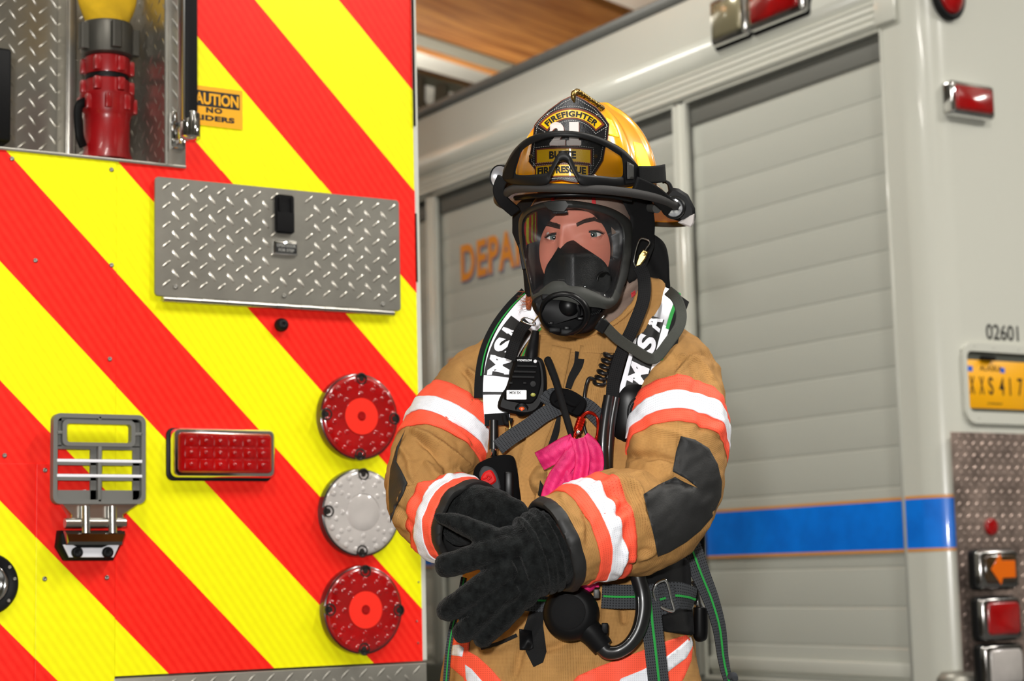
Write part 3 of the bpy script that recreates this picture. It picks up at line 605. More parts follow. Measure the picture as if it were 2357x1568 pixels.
# corner shell: quarter round from the side wall to the rear wall
th = np.linspace(0, PI/2, 14)
def corner(z0, z1, off=0, name='corner_post', m='white_paint', par=rt):
    P = np.stack([DX+RC-(RC+off)*np.cos(th), D2+RC-(RC+off)*np.sin(th)], 1); P = np.r_[[[DX-off, 4.30]], P, [[4.9, D2-off]]] if name == 'x' else P
    V = np.concatenate([np.c_[P, np.full(len(P), z)] for z in (z0, z1)]); return mesh(name, V, grid(2, len(P)), m, par)
corner(.3, ZT+.02)
mb = MB(); mb.add(*box((DX+RC-.001, D2, .3), (6.6, D2+.03, ZT+.02))); mb.build('rear_wall', 'white_paint', rt, smooth=False)
ys0 = D2+RC; YE = 11.5
d1 = (4.315, 5.365); d2 = (5.43, 7.24); d3 = (7.31, 8.9)
mb = MB()
def sw(y0, y1, z0, z1, w0=.0, w1=-.02): mb.add(*box((y0, z0, w0), (y1, z1, w1)))
sw(ys0-.001, d1[0], .3, ZT); sw(d1[1], d2[0], .3, ZD+.02); sw(d2[1], d3[0], .3, ZD+.02); sw(d3[1], YE, .3, ZD+.02); sw(d1[0], YE, ZD, ZT); sw(d1[0], YE, .3, ZB-.02)
mb.build('side_wall', 'white_paint', rt, TS, smooth=False)
mb = MB(); mb.add(*box((DX+.06, ys0+.01, .3), (6.6, YE, ZT-.02))); 
mb.build('body_core', 'door_paint', rt, smooth=False)
# upper wall bulges: soft horizontal roll above the doors, roof cap edge, drip rail of three ribs
V, f, u = tube([(ys0-.02, ZT, -.01), (YE, ZT, -.01)], .028, n=20, m=2); mesh('roof_edge', V, f, 'grey_casting', rt, TS)
V, f, u = tube([(ys0, 2.905, -.045), (YE, 2.905, -.045)], .07, n=36, m=2, flat=(1, 1.0)); mesh('body_swage', V, f, 'white_paint', rt, TS)
mb = MB()
for k, (z, r) in enumerate(((2.845, .007), (2.822, .007), (2.799, .007), (2.775, .011))): mb.add(*tube([(d1[0]+.005, z, .004), (YE, z, .004)], r, n=12, m=2)[:2])
mb.add(*box((d1[0]+.01, 2.76, 0), (YE, 2.852, .006), .002)); mb.build('drip_rail', 'white_paint', rt, TS, sharp=45)
mb = MB(); mb.add(*box((4.235, 2.762, 0), (d1[0]+.012, 2.868, .018), .006)); 
mb.build('rail_end', 'white_paint', rt, TS, sharp=45)
for yy in (8.9-.2, 7.9): V, f = box((yy, 2.9, .0), (yy+.05, ZT-.02, .008), .003); mesh('seam_cover', V, f, 'white_trim', rt, TS)
# roller doors: slats 127 mm high, each a shallow curved plank with a step under it
def roller(y0, y1, name='roller_door', st=.127):
    pr = []; z = ZD-.085
    while z > ZB-.0:
        zz_ = z-st
        for t in np.linspace(0, 1, 12): pr.append((z-t*(st-.010), -.036+.0022*math.sin(t*PI)**.8))
        pr += [(zz_+.0085, -.0375), (zz_+.003, -.0375), (zz_+.001, -.036)]; z = zz_
    pr = [(ZD, -.04), (ZD-.084, -.04)]+pr+[(ZB-.0, -.03), (ZB-.0, -.05)]
    pr = np.array(pr); n = len(pr); V = np.concatenate([np.c_[np.full(n, y), pr] for y in (y0, y1)]); d = mesh(name, V, grid(2, n), 'door_paint', rt, TS, sharp=35)
    return d
doors = [roller(a+.0, b-.0) for a, b in (d1, d2, d3)]
for d, (a, b) in zip(doors, (d1, d2, d3)):
    for y in (a, b):
        s_ = 1 if y == a else -1
        V, f, u = tube([(y, ZB-.02, .0), (y, ZD+.0, .0)], .006, n=16, m=2); mesh('door_guide', V, f, 'white_trim', d, TS)
    V, f = box((a, ZD-.0, -.026), (b, ZD-.082, -.036), .002); mesh('top_recess_shade', V, f, 'recess_shade_grey', d, TS)  # grey strip painting the recess shade at the door top
    V, f = box((a, ZB+.045, -.02), (b, ZB-.0, -.034), .004); mesh('bottom_rail', V, f, 'white_trim', d, TS)
for yy in (5.397, 7.275): V, f, u = tube([(yy, ZB-.1, -.006), (yy, ZD, -.006)], .016, n=16, m=2, flat=(1, 1)); mesh('door_post', V, f, 'white_paint', rt, TS)
V, f = box((ys0, .3, -.01), (YE, ZB-.03, .01), .01); mesh('sill_skirt', V, f, 'truss_steel', rt, TS)
# blue stripe edged in gold: runs over the doors, the posts and round the corner
def stripe(z0, z1, m, off, name):
    mb = MB()
    for (a, b, w) in ((ys0, d1[0]-.006, off), (d1[0]+.006, d1[1]-.006, -.0295+off), (d1[1]+.006, d2[0]-.006, off), (d2[0]+.006, d2[1]-.006, -.0295+off), (d2[1], d3[0], off), (d3[0]+.006, d3[1], -.0295+off)):
        mb.add(*box((a, z0, w), (b, z1, w-.001)), )
    V = mb.build(name, m, rt, TS, smooth=False)
    P = np.stack([DX+RC-(RC+off)*np.cos(th), D2+RC-(RC+off)*np.sin(th)], 1); P = np.r_[P, [[4.19, D2-off]]] if P[-1][0] < 4.19 else P
    VV = np.concatenate([np.c_[P, np.full(len(P), z)] for z in (z0, z1)]); mesh(name, VV, grid(2, len(P)), m, rt)
stripe(1.075, 1.228, 'blue_tape', .0012, 'blue_stripe'); stripe(1.228, 1.238, 'gold_tape', .0014, 'gold_edge'); stripe(1.065, 1.075, 'gold_tape', .0014, 'gold_edge')
# door lettering: the first letters stand left of the person; orange with violet shadow. x axis of the text runs towards smaller y
TT = lambda V: TS(np.stack([-ID(V)[:, 0], ID(V)[:, 1], ID(V)[:, 2]], 1))
pD = PX(1060, 566, DX+.03), PX(1060, 650, DX+.03)
yD, zTop, zBot = pD[0][0], pD[0][1], pD[1][1]
yA = PX(1190, 560, DX+.03)[0]; hL = zTop-zBot
mat('gold_ink', (238, 150, 44), .5)
def word(s, y0, zc, wl, h):
    V, f = text_fit(s, wl*len(s), h, .0012, bold=.03, sp=1.1); V[:, 0] += -y0+wl*len(s)/2; V[:, 1] += zc; V[:, 2] -= .0305; o = mesh('door_lettering', V, f, 'gold_ink', doors[1], TT, smooth=False)
    V = V.copy(); V[:, 0] += .008; V[:, 1] -= .008; V[:, 2] -= .0006; mesh('letter_shadow', V, f, 'violet_ink', doors[1], TT, smooth=False)
wl = (yD-yA)/4.0
word('DEPARTMENT', yD, (zTop+zBot)/2, wl, hL)
b0_ = PX(1032, 828, DX+.03), PX(1032, 910, DX+.03); word('BUTTE', b0_[0][0], (b0_[0][1]+b0_[1][1])/2, wl, hL)
# scene lights on the upper side wall: clear and red, chrome bezels
def wall_light(p0, p1, m, name, T, PF, D, dpt=.05, lab=None):
    a, b = PF(*p0, D), PF(*p1, D); x0, x1 = sorted((a[0], b[0])); z0, z1 = sorted((a[1], b[1]))
    o = mesh(name, *poly(rrect(x0, z0, x1, z1, .015), 0, dpt, .008), 'chrome', rt, T, sharp=50, label=lab)
    mesh('lens', *poly(rrect(x0+.014, z0+.014, x1-.014, z1-.014, .012), dpt-.002, dpt+.012, .01), m, o, T, sharp=50); return o
y0, zb = PX(1700, 95, DX-.05); 
mb = MB(); 
ya, yb, yc = PX(1722, 60, DX-.05)[0], PX(1636, 90, DX-.05)[0], PX(1850, 20, DX-.05)[0]
zb = PX(1640, 108, DX-.05)[1]; zt = zb+.17
mat('scene_glass', (150, 142, 112), .25, .3, coat=1)
for (a, b, m, lab) in ((yb, ya+.012, 'scene_glass', 'clear scene light in a chrome bezel'), (ya, yc, 'red_lens', 'red scene light in a chrome bezel')):
    x0, x1 = sorted((a, b)); o = mesh('scene_light', *poly(rrect(x0, zb, x1, zt, .015), 0, .055, .01), 'chrome', rt, TS, sharp=50, label=lab); mesh('lens', *poly(rrect(x0+.02, zb+.02, x1-.02, zt-.02, .012), .053, .066, .01), m, o, TS, sharp=50)
    mesh('bezel_base', *poly(rrect(x0-.006, zb-.012, x1+.006, zt+.006, .015), 0, .03, .002), 'black_rubber', o, TS, sharp=50)
# rear wall lights
c = PY(2178, -8, D2); R = (PY(2210, 10, D2)[0]-PY(2140, 10, D2)[0])/2; o = mesh('marker_light', *lathe([(R, 0), (R, .02), (R*.88, .026), (R*.8, .02)], (c[0], c[1]+.01, 0), n=40, ell=(1, 1.35)), 'black_rubber', rt, T2, label='round red marker light in a black rim'); mesh('lens', *lathe([(R*.82, .018), (R*.75, .032), (R*.4, .042), (.0001, .045)], (c[0], c[1]+.01, 0), n=40, ell=(1, 1.35)), 'red_lens', o, T2)
wall_light((2168, 188), (2272, 282), 'red_lens', 'marker_light', T2, PY, D2, .04, 'rectangular red marker light in a chrome bezel')
# vertical groove where the corner meets the rear wall
V, f = box((4.262, .7, .0), (4.266, ZT, .0012)); 
x0, z0 = PY(2200, 1568, D2); X0 = 4.186
# number
pc = PY(2307, 764, D2); h_ = PY(2320, 748, D2)[1]-PY(2320, 784, D2)[1]; w0, w1 = PY(2269, 760, D2)[0], PY(2344, 770, D2)[0]
put('02601', (w0+w1)/2, (PY(2307, 748, D2)[1]+PY(2307, 784, D2)[1])/2, w1-w0, h_, 'ink_black', rt, T2, .0005, bold=.015, name='unit_number')
# licence plate in a recessed frame
x0, x1 = 4.272, 4.577; z0, z1 = 1.505, 1.657; fx0, fz1 = PY(2208, 788, D2); fz0 = PY(2230, 975, D2)[1]
fo = rrect(fx0, fz0, 4.64, fz1, .045, 8); fi = rrect(x0-.006, z0-.012, 4.59, z1+.026, .02, 8)
fr = mesh('plate_frame', *ringp(fo, fi, 0, .014), 'white_paint', rt, T2, sharp=40)
mesh('recess', *box((x0-.02, z0-.02, .0012), (4.6, z1+.03, .0022)), 'truss_steel', fr, T2, smooth=False)
pl = mesh('licence_plate', *poly(rrect(x0, z0, x1, z1, .01), .0025, .0045, .0005), 'plate_yellow', rt, T2, label='yellow Alaska licence plate with dark blue characters')
mat('plate_ink', (40, 34, 30), .5)
put('ALASKA', x0+.104, z1-.024, .096, .019, 'plate_ink', pl, T2, .0045, bold=.01, sp=1.15, ext=.0008)
Xs = [PY(x, 885, D2)[0] for x in (2235, 2257, 2278, 2303, 2322, 2345)]
for ch, x in zip('XXS417', Xs): put(ch, x, z0+.072, .021 if ch != '1' else .005, .056, 'plate_ink', pl, T2, .0045, ext=.0012, bold=.01)
put('GOVERNMENT', x0+.115, z0+.016, .068, .007, 'plate_ink', pl, T2, .0045)
for x in (x0+.008, x0+.15): mesh('sticker', *box((x-.004 if x > x0+.1 else x-.006, z1-.02, .0045), (x+.017, z1-.037, .005)), 'plate_blue', pl, T2, smooth=False)
V, f = box((x0+.058, z1+.0, .004), (x0+.115, z1+.012, .02), .003); mesh('plate_lamp', V, f, 'black_plastic', fr, T2)
for x, y in ((2236, 797), (2280, 801), (2338, 806), (2247, 962)): s_ = PY(x, y, D2); screw(s_[0], s_[1], .004, .014, fr, T2, 'white_trim')
# tread plate with four stacked lamps
tx0 = 4.19; tz1 = PY(2250, 996, D2)[1]
tp = mesh('tread_plate', *box((tx0, .35, 0), (5.2, tz1, .004), .001), 'truck_tread', rt, T2, smooth=False)
t_ = tread(tx0, .4, 4.75, tz1, px=.0372, py=.0375, ln=.02, w=.009, hgt=.002); 
for v in t_.V: v[:, 2] += .004
t_.build('raised_tread', 'truck_tread', tp, T2, sharp=60)
c = PY(2278, 1213, D2); mesh('reflector', *lathe([(.0265, .004), (.0265, .010), (.022, .014), (.0001, .016)], (c[0], c[1], 0), n=32), 'red_lens', rt, T2, label='round red reflector')
D2_, D2 = D2, D2-.05
lampx = (PY(2226, 1310, D2)[0], PY(2340, 1310, D2)[0])
for (y0, y1, m, lab) in ((1268, 1357, 'smoke_lens', 'amber arrow lamp in a chrome bezel'), (1377, 1476, 'red_lens', 'square red lamp in a chrome bezel'), (1486, 1590, 'clear_lens', 'square clear lamp in a chrome bezel')):
    xa = PY(2226+(y0-1268)*.06, y0, D2)[0]; xb = xa+.168; za, zb = PY(2230, y1, D2)[1], PY(2230, y0, D2)[1]
    o = mesh('stack_lamp', *poly(rrect(xa, za, xb, zb, .018), .004, .05, .008), 'foot_chrome', rt, T2, sharp=50, label=lab); mesh('bezel_base', *poly(rrect(xa-.003, za-.004, xb+.003, zb+.004, .018), .004, .03, .002), 'black_rubber', o, T2)
    ln = mesh('lens', *poly(rrect(xa+.018, za+.016, xb-.012, zb-.014, .016), .048, .056, .006), m, o, T2, sharp=50)
    if m == 'smoke_lens':
        xm, zm = (xa+xb)/2+.006, (za+zb)/2; w_, h_ = .052, .046
        mesh('arrow', *poly([(xm-w_, zm), (xm-.012, zm+h_), (xm-.004, zm+.026), (xm+w_, zm+.026), (xm+w_, zm-.026), (xm-.004, zm-.026), (xm-.012, zm-h_)], .0555, .058, .001), 'amber_lens', ln, T2, smooth=False)
D2 = D2_
# dark tread fender corner at the very bottom
mb = MB(); c = PY(2120, 1600, D2-.05); mb.add(*lathe([(.001, .035), (.05, .03), (.066, .01), (.068, -.2)], (DX+.03, .668, -.02), (0, 1, 0), 30)); mb.build('fender_corner', 'checker_plate', rt, lambda V: np.stack([ID(V)[:, 0], D2+.0-ID(V)[:, 2], ID(V)[:, 1]], 1))
# ================================================================ person: all shapes below are in modelling units (Q turns them into metres)
pers = thing('person', Q([(1330, 2890, -100)])[0], 'firefighter in tan turnout gear with coral bands, gloved hands crossed before the belt', 'person')
cloth('turnout_tan', (166, 124, 72), (92, 64, 33), 1/.0019, rough=.85, vary=.12, bs=.4, thr=(.5, 1.15), big=9)
cloth('coral_band', (255, 92, 66), (190, 52, 40), 1/.0028, rough=.6, vary=.03, bs=.1, thr=(.74, .9))
cloth('silver_band', (228, 230, 236), (130, 140, 160), 1/.0028, rough=.45, vary=.05, bs=.1, thr=(.8, .95))
mat('silver_plain', (245, 245, 250), .35, vary=.03)
mat('elbow_leather', (34, 34, 34), .6, bump=('noise', 420, .18), vary=.12, spec=.3)
mat('velcro', (12, 12, 13), .95, bump=('noise', 1500, .8))
mat('cuff_black', (24, 24, 24), .6)
mat('glove_suede', (13, 14, 14), .95, spec=.08, bump=('noise', 420, 1.0), two=((29, 31, 31), 80), sheen=.08)
mat('glove_lining', (30, 36, 56), .45)
mat('hood_knit', (132, 112, 100), .95, bump=('noise', 1300, .5), vary=.08)
mat('red_thread', (186, 50, 54), .8)
mat('boot_rubber', (22, 22, 22), .5)
SEAMC = mat('seam_thread', (150, 98, 46), .9)

# ---- folds: (polyline, half width, height); negative height = groove
FOLDS = []
def fold(pts, w, h, reg): FOLDS.append((np.array(pts, float), w, h, reg))
def fold_disp(V, reg):
    x = V[:, :2]; d = np.zeros(len(V))
    for P, w, h, rg in FOLDS:
        if rg != reg: continue
        P = spline(P, 24); lo = P.min(0)-3*w; hi = P.max(0)+3*w; k = np.all((x > lo) & (x < hi), axis=1)
        if not k.any(): continue
        X = x[k]; dd = np.linalg.norm(X[:, None]-P[None], axis=2); j = dd.argmin(1); dist = dd[np.arange(len(X)), j]; t = j/23.0
        taper = np.clip(np.minimum(t, 1-t)*6+.15, 0, 1); d[k] += (1.7 if rg != 'hood' else 1)*h*np.exp(-(dist/w)**2)*taper
    return d
def wob(V, s, seed=0):                       # smooth pseudo noise, about -1..1
    r = np.random.RandomState(seed); o = np.zeros(len(V)); P = V/s
    for i in range(7):
        k = r.normal(size=3); k *= (0.7+.35*i)/np.linalg.norm(k); a = r.rand()*6.28; o += np.sin(P@k*2.2+a+1.3*np.sin(P@np.roll(k, 1)*1.7+i))/(1+.35*i)
    return o/3.2
def normals(V, Fc):
    me = bpy.data.meshes.new('x'); me.from_pydata([tuple(v) for v in V], [], Fc); me.update(); n = np.zeros(len(V)*3); me.vertices.foreach_get('normal', n); bpy.data.meshes.remove(me); return n.reshape(-1, 3)

# ---- torso of the jacket: elliptical rings down the body
TOR = np.array([  # y, xc, rx, zc, rz, yl (tilt of ring: + lifts the back)
    (748, 1388, 118, -95, 92), (770, 1382, 172, -105, 118), (800, 1372, 228, -115, 140), (840, 1362, 254, -115, 158), (900, 1352, 256, -112, 172), (1000, 1344, 236, -105, 182),
    (1100, 1336, 226, -100, 186), (1200, 1330, 232, -98, 190), (1300, 1322, 250, -96, 196), (1400, 1316, 262, -95, 204), (1480, 1314, 284, -95, 214), (1570, 1318, 300, -95, 222), (1680, 1320, 306, -95, 228), (1800, 1320, 306, -95, 230)], float)
def tor(y): return [np.interp(y, TOR[:, 0], TOR[:, i]) for i in range(1, 5)]
def tz(x, y, off=0):
    """front of the jacket at (x, y)"""
    xc, rx, zc, rz = tor(np.asarray(y, float)); t = np.clip((np.asarray(x, float)-xc)/rx, -.985, .985); return zc+rz*(1-np.abs(t)**2.4)**(1/2.4)+off
nr, nt_ = 300, 260
ys = np.linspace(748, 1800, nr); th = np.arange(nt_)*2*PI/nt_; Vt = []
for y in ys:
    xc, rx, zc, rz = tor(y); c, s = np.cos(th), np.sin(th); e = 2/2.4
    Vt.append(np.stack([xc+rx*np.sign(c)*np.abs(c)**e, np.full(nt_, y), zc+rz*np.sign(s)*np.abs(s)**e], 1))
Vt = np.concatenate(Vt); Ft = grid(nr, nt_, closev=True)
# chest folds, placket edges, bulges (seen in the photograph)
for a in (([(1290, 800), (1265, 900), (1225, 1010), (1205, 1130)], 9, 9), ([(1345, 800), (1330, 900), (1290, 1000), (1262, 1100)], 8, -8), ([(1385, 810), (1375, 880), (1350, 950)], 12, 7),
          ([(1300, 960), (1270, 1040), (1245, 1150)], 10, 10), ([(1210, 1010), (1195, 1080), (1200, 1170)], 7, -9), ([(1255, 1075), (1235, 1110), (1265, 1150)], 14, 12), ([(1420, 900), (1405, 960), (1380, 1000)], 9, 9),
          ([(1100, 1500), (1170, 1480), (1250, 1400)], 12, 10), ([(1180, 1568), (1200, 1500), (1245, 1420)], 9, -10), ([(1240, 1500), (1300, 1480), (1370, 1430)], 10, -8), ([(1370, 1440), (1375, 1400), (1400, 1370)], 12, 12),
          ([(1440, 1440), (1435, 1400), (1415, 1370)], 10, -10), ([(1300, 1560), (1330, 1500), (1335, 1440)], 9, 6), ([(1100, 1370), (1140, 1400), (1220, 1360)], 10, 8), ([(1340, 1470), (1362, 1540), (1370, 1600)], 5, 5),
          ([(1250, 1330), (1240, 1400), (1225, 1470)], 7, -7), ([(1560, 800), (1600, 830), (1640, 870)], 6, 6)):
    fold(*a, 'torso')
nn = normals(Vt, Ft); front = np.clip(nn[:, 2]*2, 0, 1)
Vt += nn*((wob(Vt*[1, .6, 1], 62, 3)*7+wob(Vt*[1, .5, 1], 26, 4)*4+wob(Vt*[1, .4, 1], 12, 5)*1.2)[:, None]) + nn*(fold_disp(Vt, 'torso')*front)[:, None]
uvt = np.stack([np.tile(th*240, nr), np.repeat(ys, nt_)], 1)*U

# ---- sleeves: rings along a bent arm; s = 0 shoulder .. 1 cuff
def sleeve(path, squash=None, n=230, m=150, seed=1, reg=None, k=0):
    C = spline(path, n); R = C[:, 3]; C = C[:, :3]; T, N, B = frames(C, up=(0, 0, 1)); return dict(C=C, R=R, T=T, N=N, B=B, n=n, m=m, seed=seed, reg=reg)
def sleeve_pts(S, s, t, off=0):
    """surface point for arc fraction s, angle t (0 = towards the viewer's side of the section)"""
    s = np.asarray(s, float); q = np.clip(s, 0, 1)*(S['n']-1); g = lambda A_: np.stack([np.interp(q, np.arange(S['n']), A_[:, i]) for i in range(A_.shape[1])], -1)
    C, N, B = g(S['C']), g(S['N']), g(S['B']); R = np.interp(q, np.arange(S['n']), S['R']); N /= np.linalg.norm(N, axis=-1)[..., None]; B /= np.linalg.norm(B, axis=-1)[..., None]
    P = C+(R+off)[..., None]*(np.cos(t)[..., None]*N+np.sin(t)[..., None]*B); D = P-C; D /= np.linalg.norm(D, axis=-1)[..., None]
    sh = P.shape; F_ = P.reshape(-1, 3); w_ = wob(F_, 55, S['seed'])*5.5+wob(F_*[1, 1, .6], 24, S['seed']+9)*3.4+wob(F_, 11, S['seed']+3)*.9
    fr = np.clip(D.reshape(-1, 3)[:, 2]*2+.3, 0, 1); w_ = w_+fold_disp(F_, S['reg'])*fr
    return (F_+D.reshape(-1, 3)*w_[:, None]).reshape(sh)
ARM_R = np.array([(1480, 812, -110, 58), (1530, 832, -110, 86), (1556, 880, -60, 107), (1560, 950, 20, 113), (1560, 1030, 72, 114), (1553, 1105, 106, 114), (1524, 1172, 138, 116), (1470, 1200, 172, 122), (1410, 1208, 210, 124), (1355, 1224, 242, 119), (1305, 1243, 268, 110), (1268, 1258, 285, 105)], float)
ARM_L = np.array([(1200, 805, -150, 55), (1150, 845, -150, 78), (1100, 905, -130, 96), (1052, 968, -98, 101), (1010, 1040, -55, 101), (985, 1108, 0, 96), (993, 1162, 62, 98), (1030, 1190, 120, 102), (1066, 1204, 165, 100), (1086, 1210, 188, 98)], float)
for a in (([(1390, 1080), (1420, 1062), (1460, 1050), (1520, 1045)], 8, -8), ([(1400, 1120), (1440, 1150), (1420, 1190)], 9, -13), ([(1437, 1112), (1470, 1130), (1482, 1190), (1508, 1245)], 7, 8), ([(1430, 1145), (1450, 1200), (1440, 1270)], 12, -7),
          ([(1500, 985), (1560, 1000), (1600, 1030)], 8, 5), ([(1560, 1000), (1562, 1050), (1548, 1110)], 4, -4), ([(1560, 820), (1610, 835), (1645, 880)], 6, 7), ([(1585, 840), (1600, 870), (1598, 900)], 5, -4), ([(1520, 1110), (1560, 1105), (1600, 1125)], 7, -9),
          ([(1350, 1130), (1400, 1110), (1460, 1115)], 10, 8), ([(1440, 1290), (1490, 1275), (1510, 1240)], 10, 10), ([(1290, 1135), (1310, 1180), (1345, 1205)], 6, 4), ([(1455, 1310), (1470, 1280), (1500, 1262)], 6, -7), ([(1640, 900), (1655, 960), (1650, 1010)], 14, 6)):
    fold(*a, 'ar')
for a in (([(940, 985), (1000, 1015), (1060, 1060), (1090, 1085)], 9, 8), ([(960, 1010), (1010, 1050), (1040, 1090)], 7, -6), ([(930, 1120), (975, 1095), (1060, 1078)], 10, -9), ([(905, 1230), (930, 1140), (990, 1110)], 8, 7), ([(1075, 850), (1100, 870), (1110, 900)], 7, 6),
          ([(1060, 850), (1085, 880), (1095, 930)], 6, -6), ([(925, 1250), (950, 1190), (965, 1130)], 8, -5), ([(1000, 960), (1045, 985), (1090, 1030)], 10, 5)):
    fold(*a, 'al')
for a in (([(1547, 858), (1570, 830), (1598, 816), (1630, 814), (1652, 842)], 5, -6), ([(1556, 866), (1580, 840), (1604, 828)], 5, 5), ([(1480, 1060), (1520, 1052), (1560, 1060)], 6, -6), ([(1400, 1090), (1440, 1100), (1490, 1090)], 6, 5),
          ([(1300, 1120), (1330, 1150), (1350, 1200), (1352, 1260)], 6, -5), ([(1420, 1330), (1436, 1290), (1445, 1240)], 6, 6), ([(1590, 900), (1610, 940), (1618, 1000)], 10, -5), ([(1500, 900), (1530, 890), (1560, 880)], 6, -5), ([(1385, 1100), (1400, 1140), (1395, 1190)], 8, -6)):
    fold(*a, 'ar')
for a in (([(1000, 930), (1030, 955), (1080, 1000), (1110, 1050)], 7, -6), ([(915, 1020), (940, 1060), (950, 1110)], 8, 6), ([(975, 1060), (1000, 1085), (1050, 1095)], 6, 6), ([(910, 1150), (935, 1200), (945, 1260)], 7, -6), ([(1020, 900), (1050, 905), (1090, 930)], 7, 5), ([(950, 1000), (990, 1030), (1020, 1075)], 6, -5)):
    fold(*a, 'al')
for a in (([(1215, 880), (1225, 960), (1205, 1040)], 8, 7), ([(1240, 980), (1222, 1060), (1226, 1140)], 7, -8), ([(1395, 860), (1380, 930), (1340, 1010)], 8, -8), ([(1310, 980), (1290, 1060), (1275, 1130)], 7, -7), ([(1350, 1110), (1380, 1060), (1410, 1020)], 9, 8),
          ([(1100, 1420), (1150, 1440), (1180, 1500)], 8, 7), ([(1290, 1420), (1300, 1480), (1290, 1540)], 8, -6), ([(1400, 1420), (1410, 1470), (1400, 1520)], 9, 7), ([(1440, 1500), (1480, 1470), (1530, 1460)], 8, -7), ([(1120, 1500), (1160, 1530), (1210, 1560)], 8, 8), ([(1255, 800), (1300, 812), (1360, 806), (1420, 790)], 6, -7)):
    fold(*a, 'torso')
SR = sleeve(ARM_R, seed=11, reg='ar'); SL = sleeve(ARM_L, seed=21, reg='al')
def sleeve_mesh(S, s0=0, s1=1, ns=None, nt=None, off=0):
    ns, nt = ns or S['n'], nt or S['m']; s, t = np.meshgrid(np.linspace(s0, s1, ns), np.arange(nt)*2*PI/nt, indexing='ij'); P = sleeve_pts(S, s, t, off).reshape(-1, 3)
    return P, grid(ns, nt, closev=True), np.stack([s.ravel()*640, t.ravel()*108], 1)*U
mb = MB(); mb.add(Vt, Ft, uvt)
for S in (SR, SL): mb.add(*sleeve_mesh(S))
jk = mb.build('jacket', 'turnout_tan', pers, Q)
# collision surfaces in modelling units for laying things on the jacket
def bvh(V, Fc): return BVHTree.FromPolygons([tuple(v) for v in V], [tuple(f) for f in Fc])
_r = sleeve_mesh(SR, ns=150, nt=110); _l = sleeve_mesh(SL, ns=150, nt=110)
BV_R, BV_L, BV_T = bvh(_r[0], _r[1]), bvh(_l[0], _l[1]), bvh(Vt, Ft)
def onto(bv, off, dflt=None):
    def f(v):
        v = np.asarray(v)[:, :2]; z = np.full(len(v), np.nan)
        for i, (x, y) in enumerate(v):
            h = bv.ray_cast(Vector((x, y, 900)), Vector((0, 0, -1)))
            if h[0] is not None: z[i] = h[0][2]
        bad = np.isnan(z)
        if bad.any() and (~bad).any():
            g = np.where(~bad)[0]
            for i in np.where(bad)[0]: z[i] = z[g[np.argmin(np.sum((v[g]-v[i])**2, 1))]]-4
        if bad.all(): z[:] = 0 if dflt is None else dflt
        return z+off
    return f
def drape(name, P2, m, bv, off=3, step=9, th=5, par=None, label=None):
    V, f, uv = sheet(P2, step, onto(bv, off), th); return mesh(name, V, f, m, par or jk, Q, uv=uv, label=label)
# band rings round a sleeve: s as a function of the angle so the ring may lean
def band(S, sa, sb, off, m, name, par, lean=0, ph=0, sa2=None, ns=14, nt=130, th=4):
    t = np.arange(nt)*2*PI/nt; L_ = lean*np.cos(t-ph); u = np.linspace(0, 1, ns); rows = []
    for o, uu in ((off, u), (off-th, u[::-1])):
        for k in uu: rows.append(sleeve_pts(S, sa+(sb-sa)*k+L_, t, o))
    V = np.concatenate(rows); uv = np.stack([np.repeat(np.r_[u, u[::-1]]*(sb-sa)*640, nt), np.tile(t*108, 2*ns)], 1)*U
    return mesh(name, V, grid(2*ns, nt, closeu=True, closev=True), m, par, Q, uv=uv)
b = band(SR, .315, .435, 3.5, 'coral_band', 'sleeve_band', jk, -.03, 0); band(SR, .352, .398, 6.5, 'silver_band', 'reflective_strip', b, -.03, 0)
b2 = band(SR, .805, .925, 3.5, 'coral_band', 'sleeve_band', jk, .0, 0); band(SR, .845, .888, 5.5, 'silver_band', 'reflective_strip', b2)
b3 = band(SL, .30, .495, 3.5, 'coral_band', 'sleeve_band', jk, 0, 0); band(SL, .37, .435, 7, 'silver_band', 'reflective_strip', b3)
b4 = band(SL, .83, .965, 3.5, 'coral_band', 'sleeve_band', jk, 0, 0); band(SL, .88, .925, 5.5, 'silver_band', 'reflective_strip', b4)
# black cuff edging, and dark lining disc inside the cuff
def cuff(S, name, r):
    t = np.arange(120)*2*PI/120; T_ = S['T'][-1]; g = lambda s, o, b=0: sleeve_pts(S, np.full(120, s), t, o)+T_*b
    V = np.concatenate([g(.968, -4), g(.968, 3), g(.974, 6), g(.99, 6), g(1, 4, 3), g(1, -3, 5), g(1, -9, 0), g(.98, -12), g(.94, -20), g(.91, -45), g(.91, -80)]); return mesh(name, V, grid(11, 120, closev=True), 'cuff_black', jk, Q, sharp=60)
    c, t = S['C'][-1], S['T'][-1]; V, f = lathe([(r-9, -34), (r+4, -30), (r+7, -4), (r+4, 6), (r-5, 7), (r-10, 0), (r-14, -40), (r-30, -60), (.1, -62)], c, t, 80); V = V+wob(V, 40, 5)[:, None]*[3, 3, 0]; return mesh(name, V, f, 'cuff_black', jk, Q, sharp=60)
cuff(SR, 'cuff', 103); cuff(SL, 'cuff', 96)
# leather elbow patches
ep = drape('elbow_patch', [(1567, 1004), (1600, 1012), (1632, 1032), (1652, 1068), (1662, 1110), (1660, 1145), (1640, 1190), (1612, 1222), (1580, 1248), (1540, 1272), (1514, 1282), (1506, 1240), (1494, 1190), (1481, 1138), (1515, 1116), (1554, 1098), (1575, 1110), (1607, 1124), (1580, 1103), (1548, 1085), (1556, 1040)], 'elbow_leather', BV_R, 9, 8)
drape('elbow_patch', [(932, 990), (912, 1030), (898, 1080), (894, 1130), (896, 1175), (899, 1205), (910, 1170), (927, 1140), (938, 1112), (925, 1085), (912, 1062), (916, 1035), (926, 1008)], 'elbow_leather', BV_L, 15, 7)
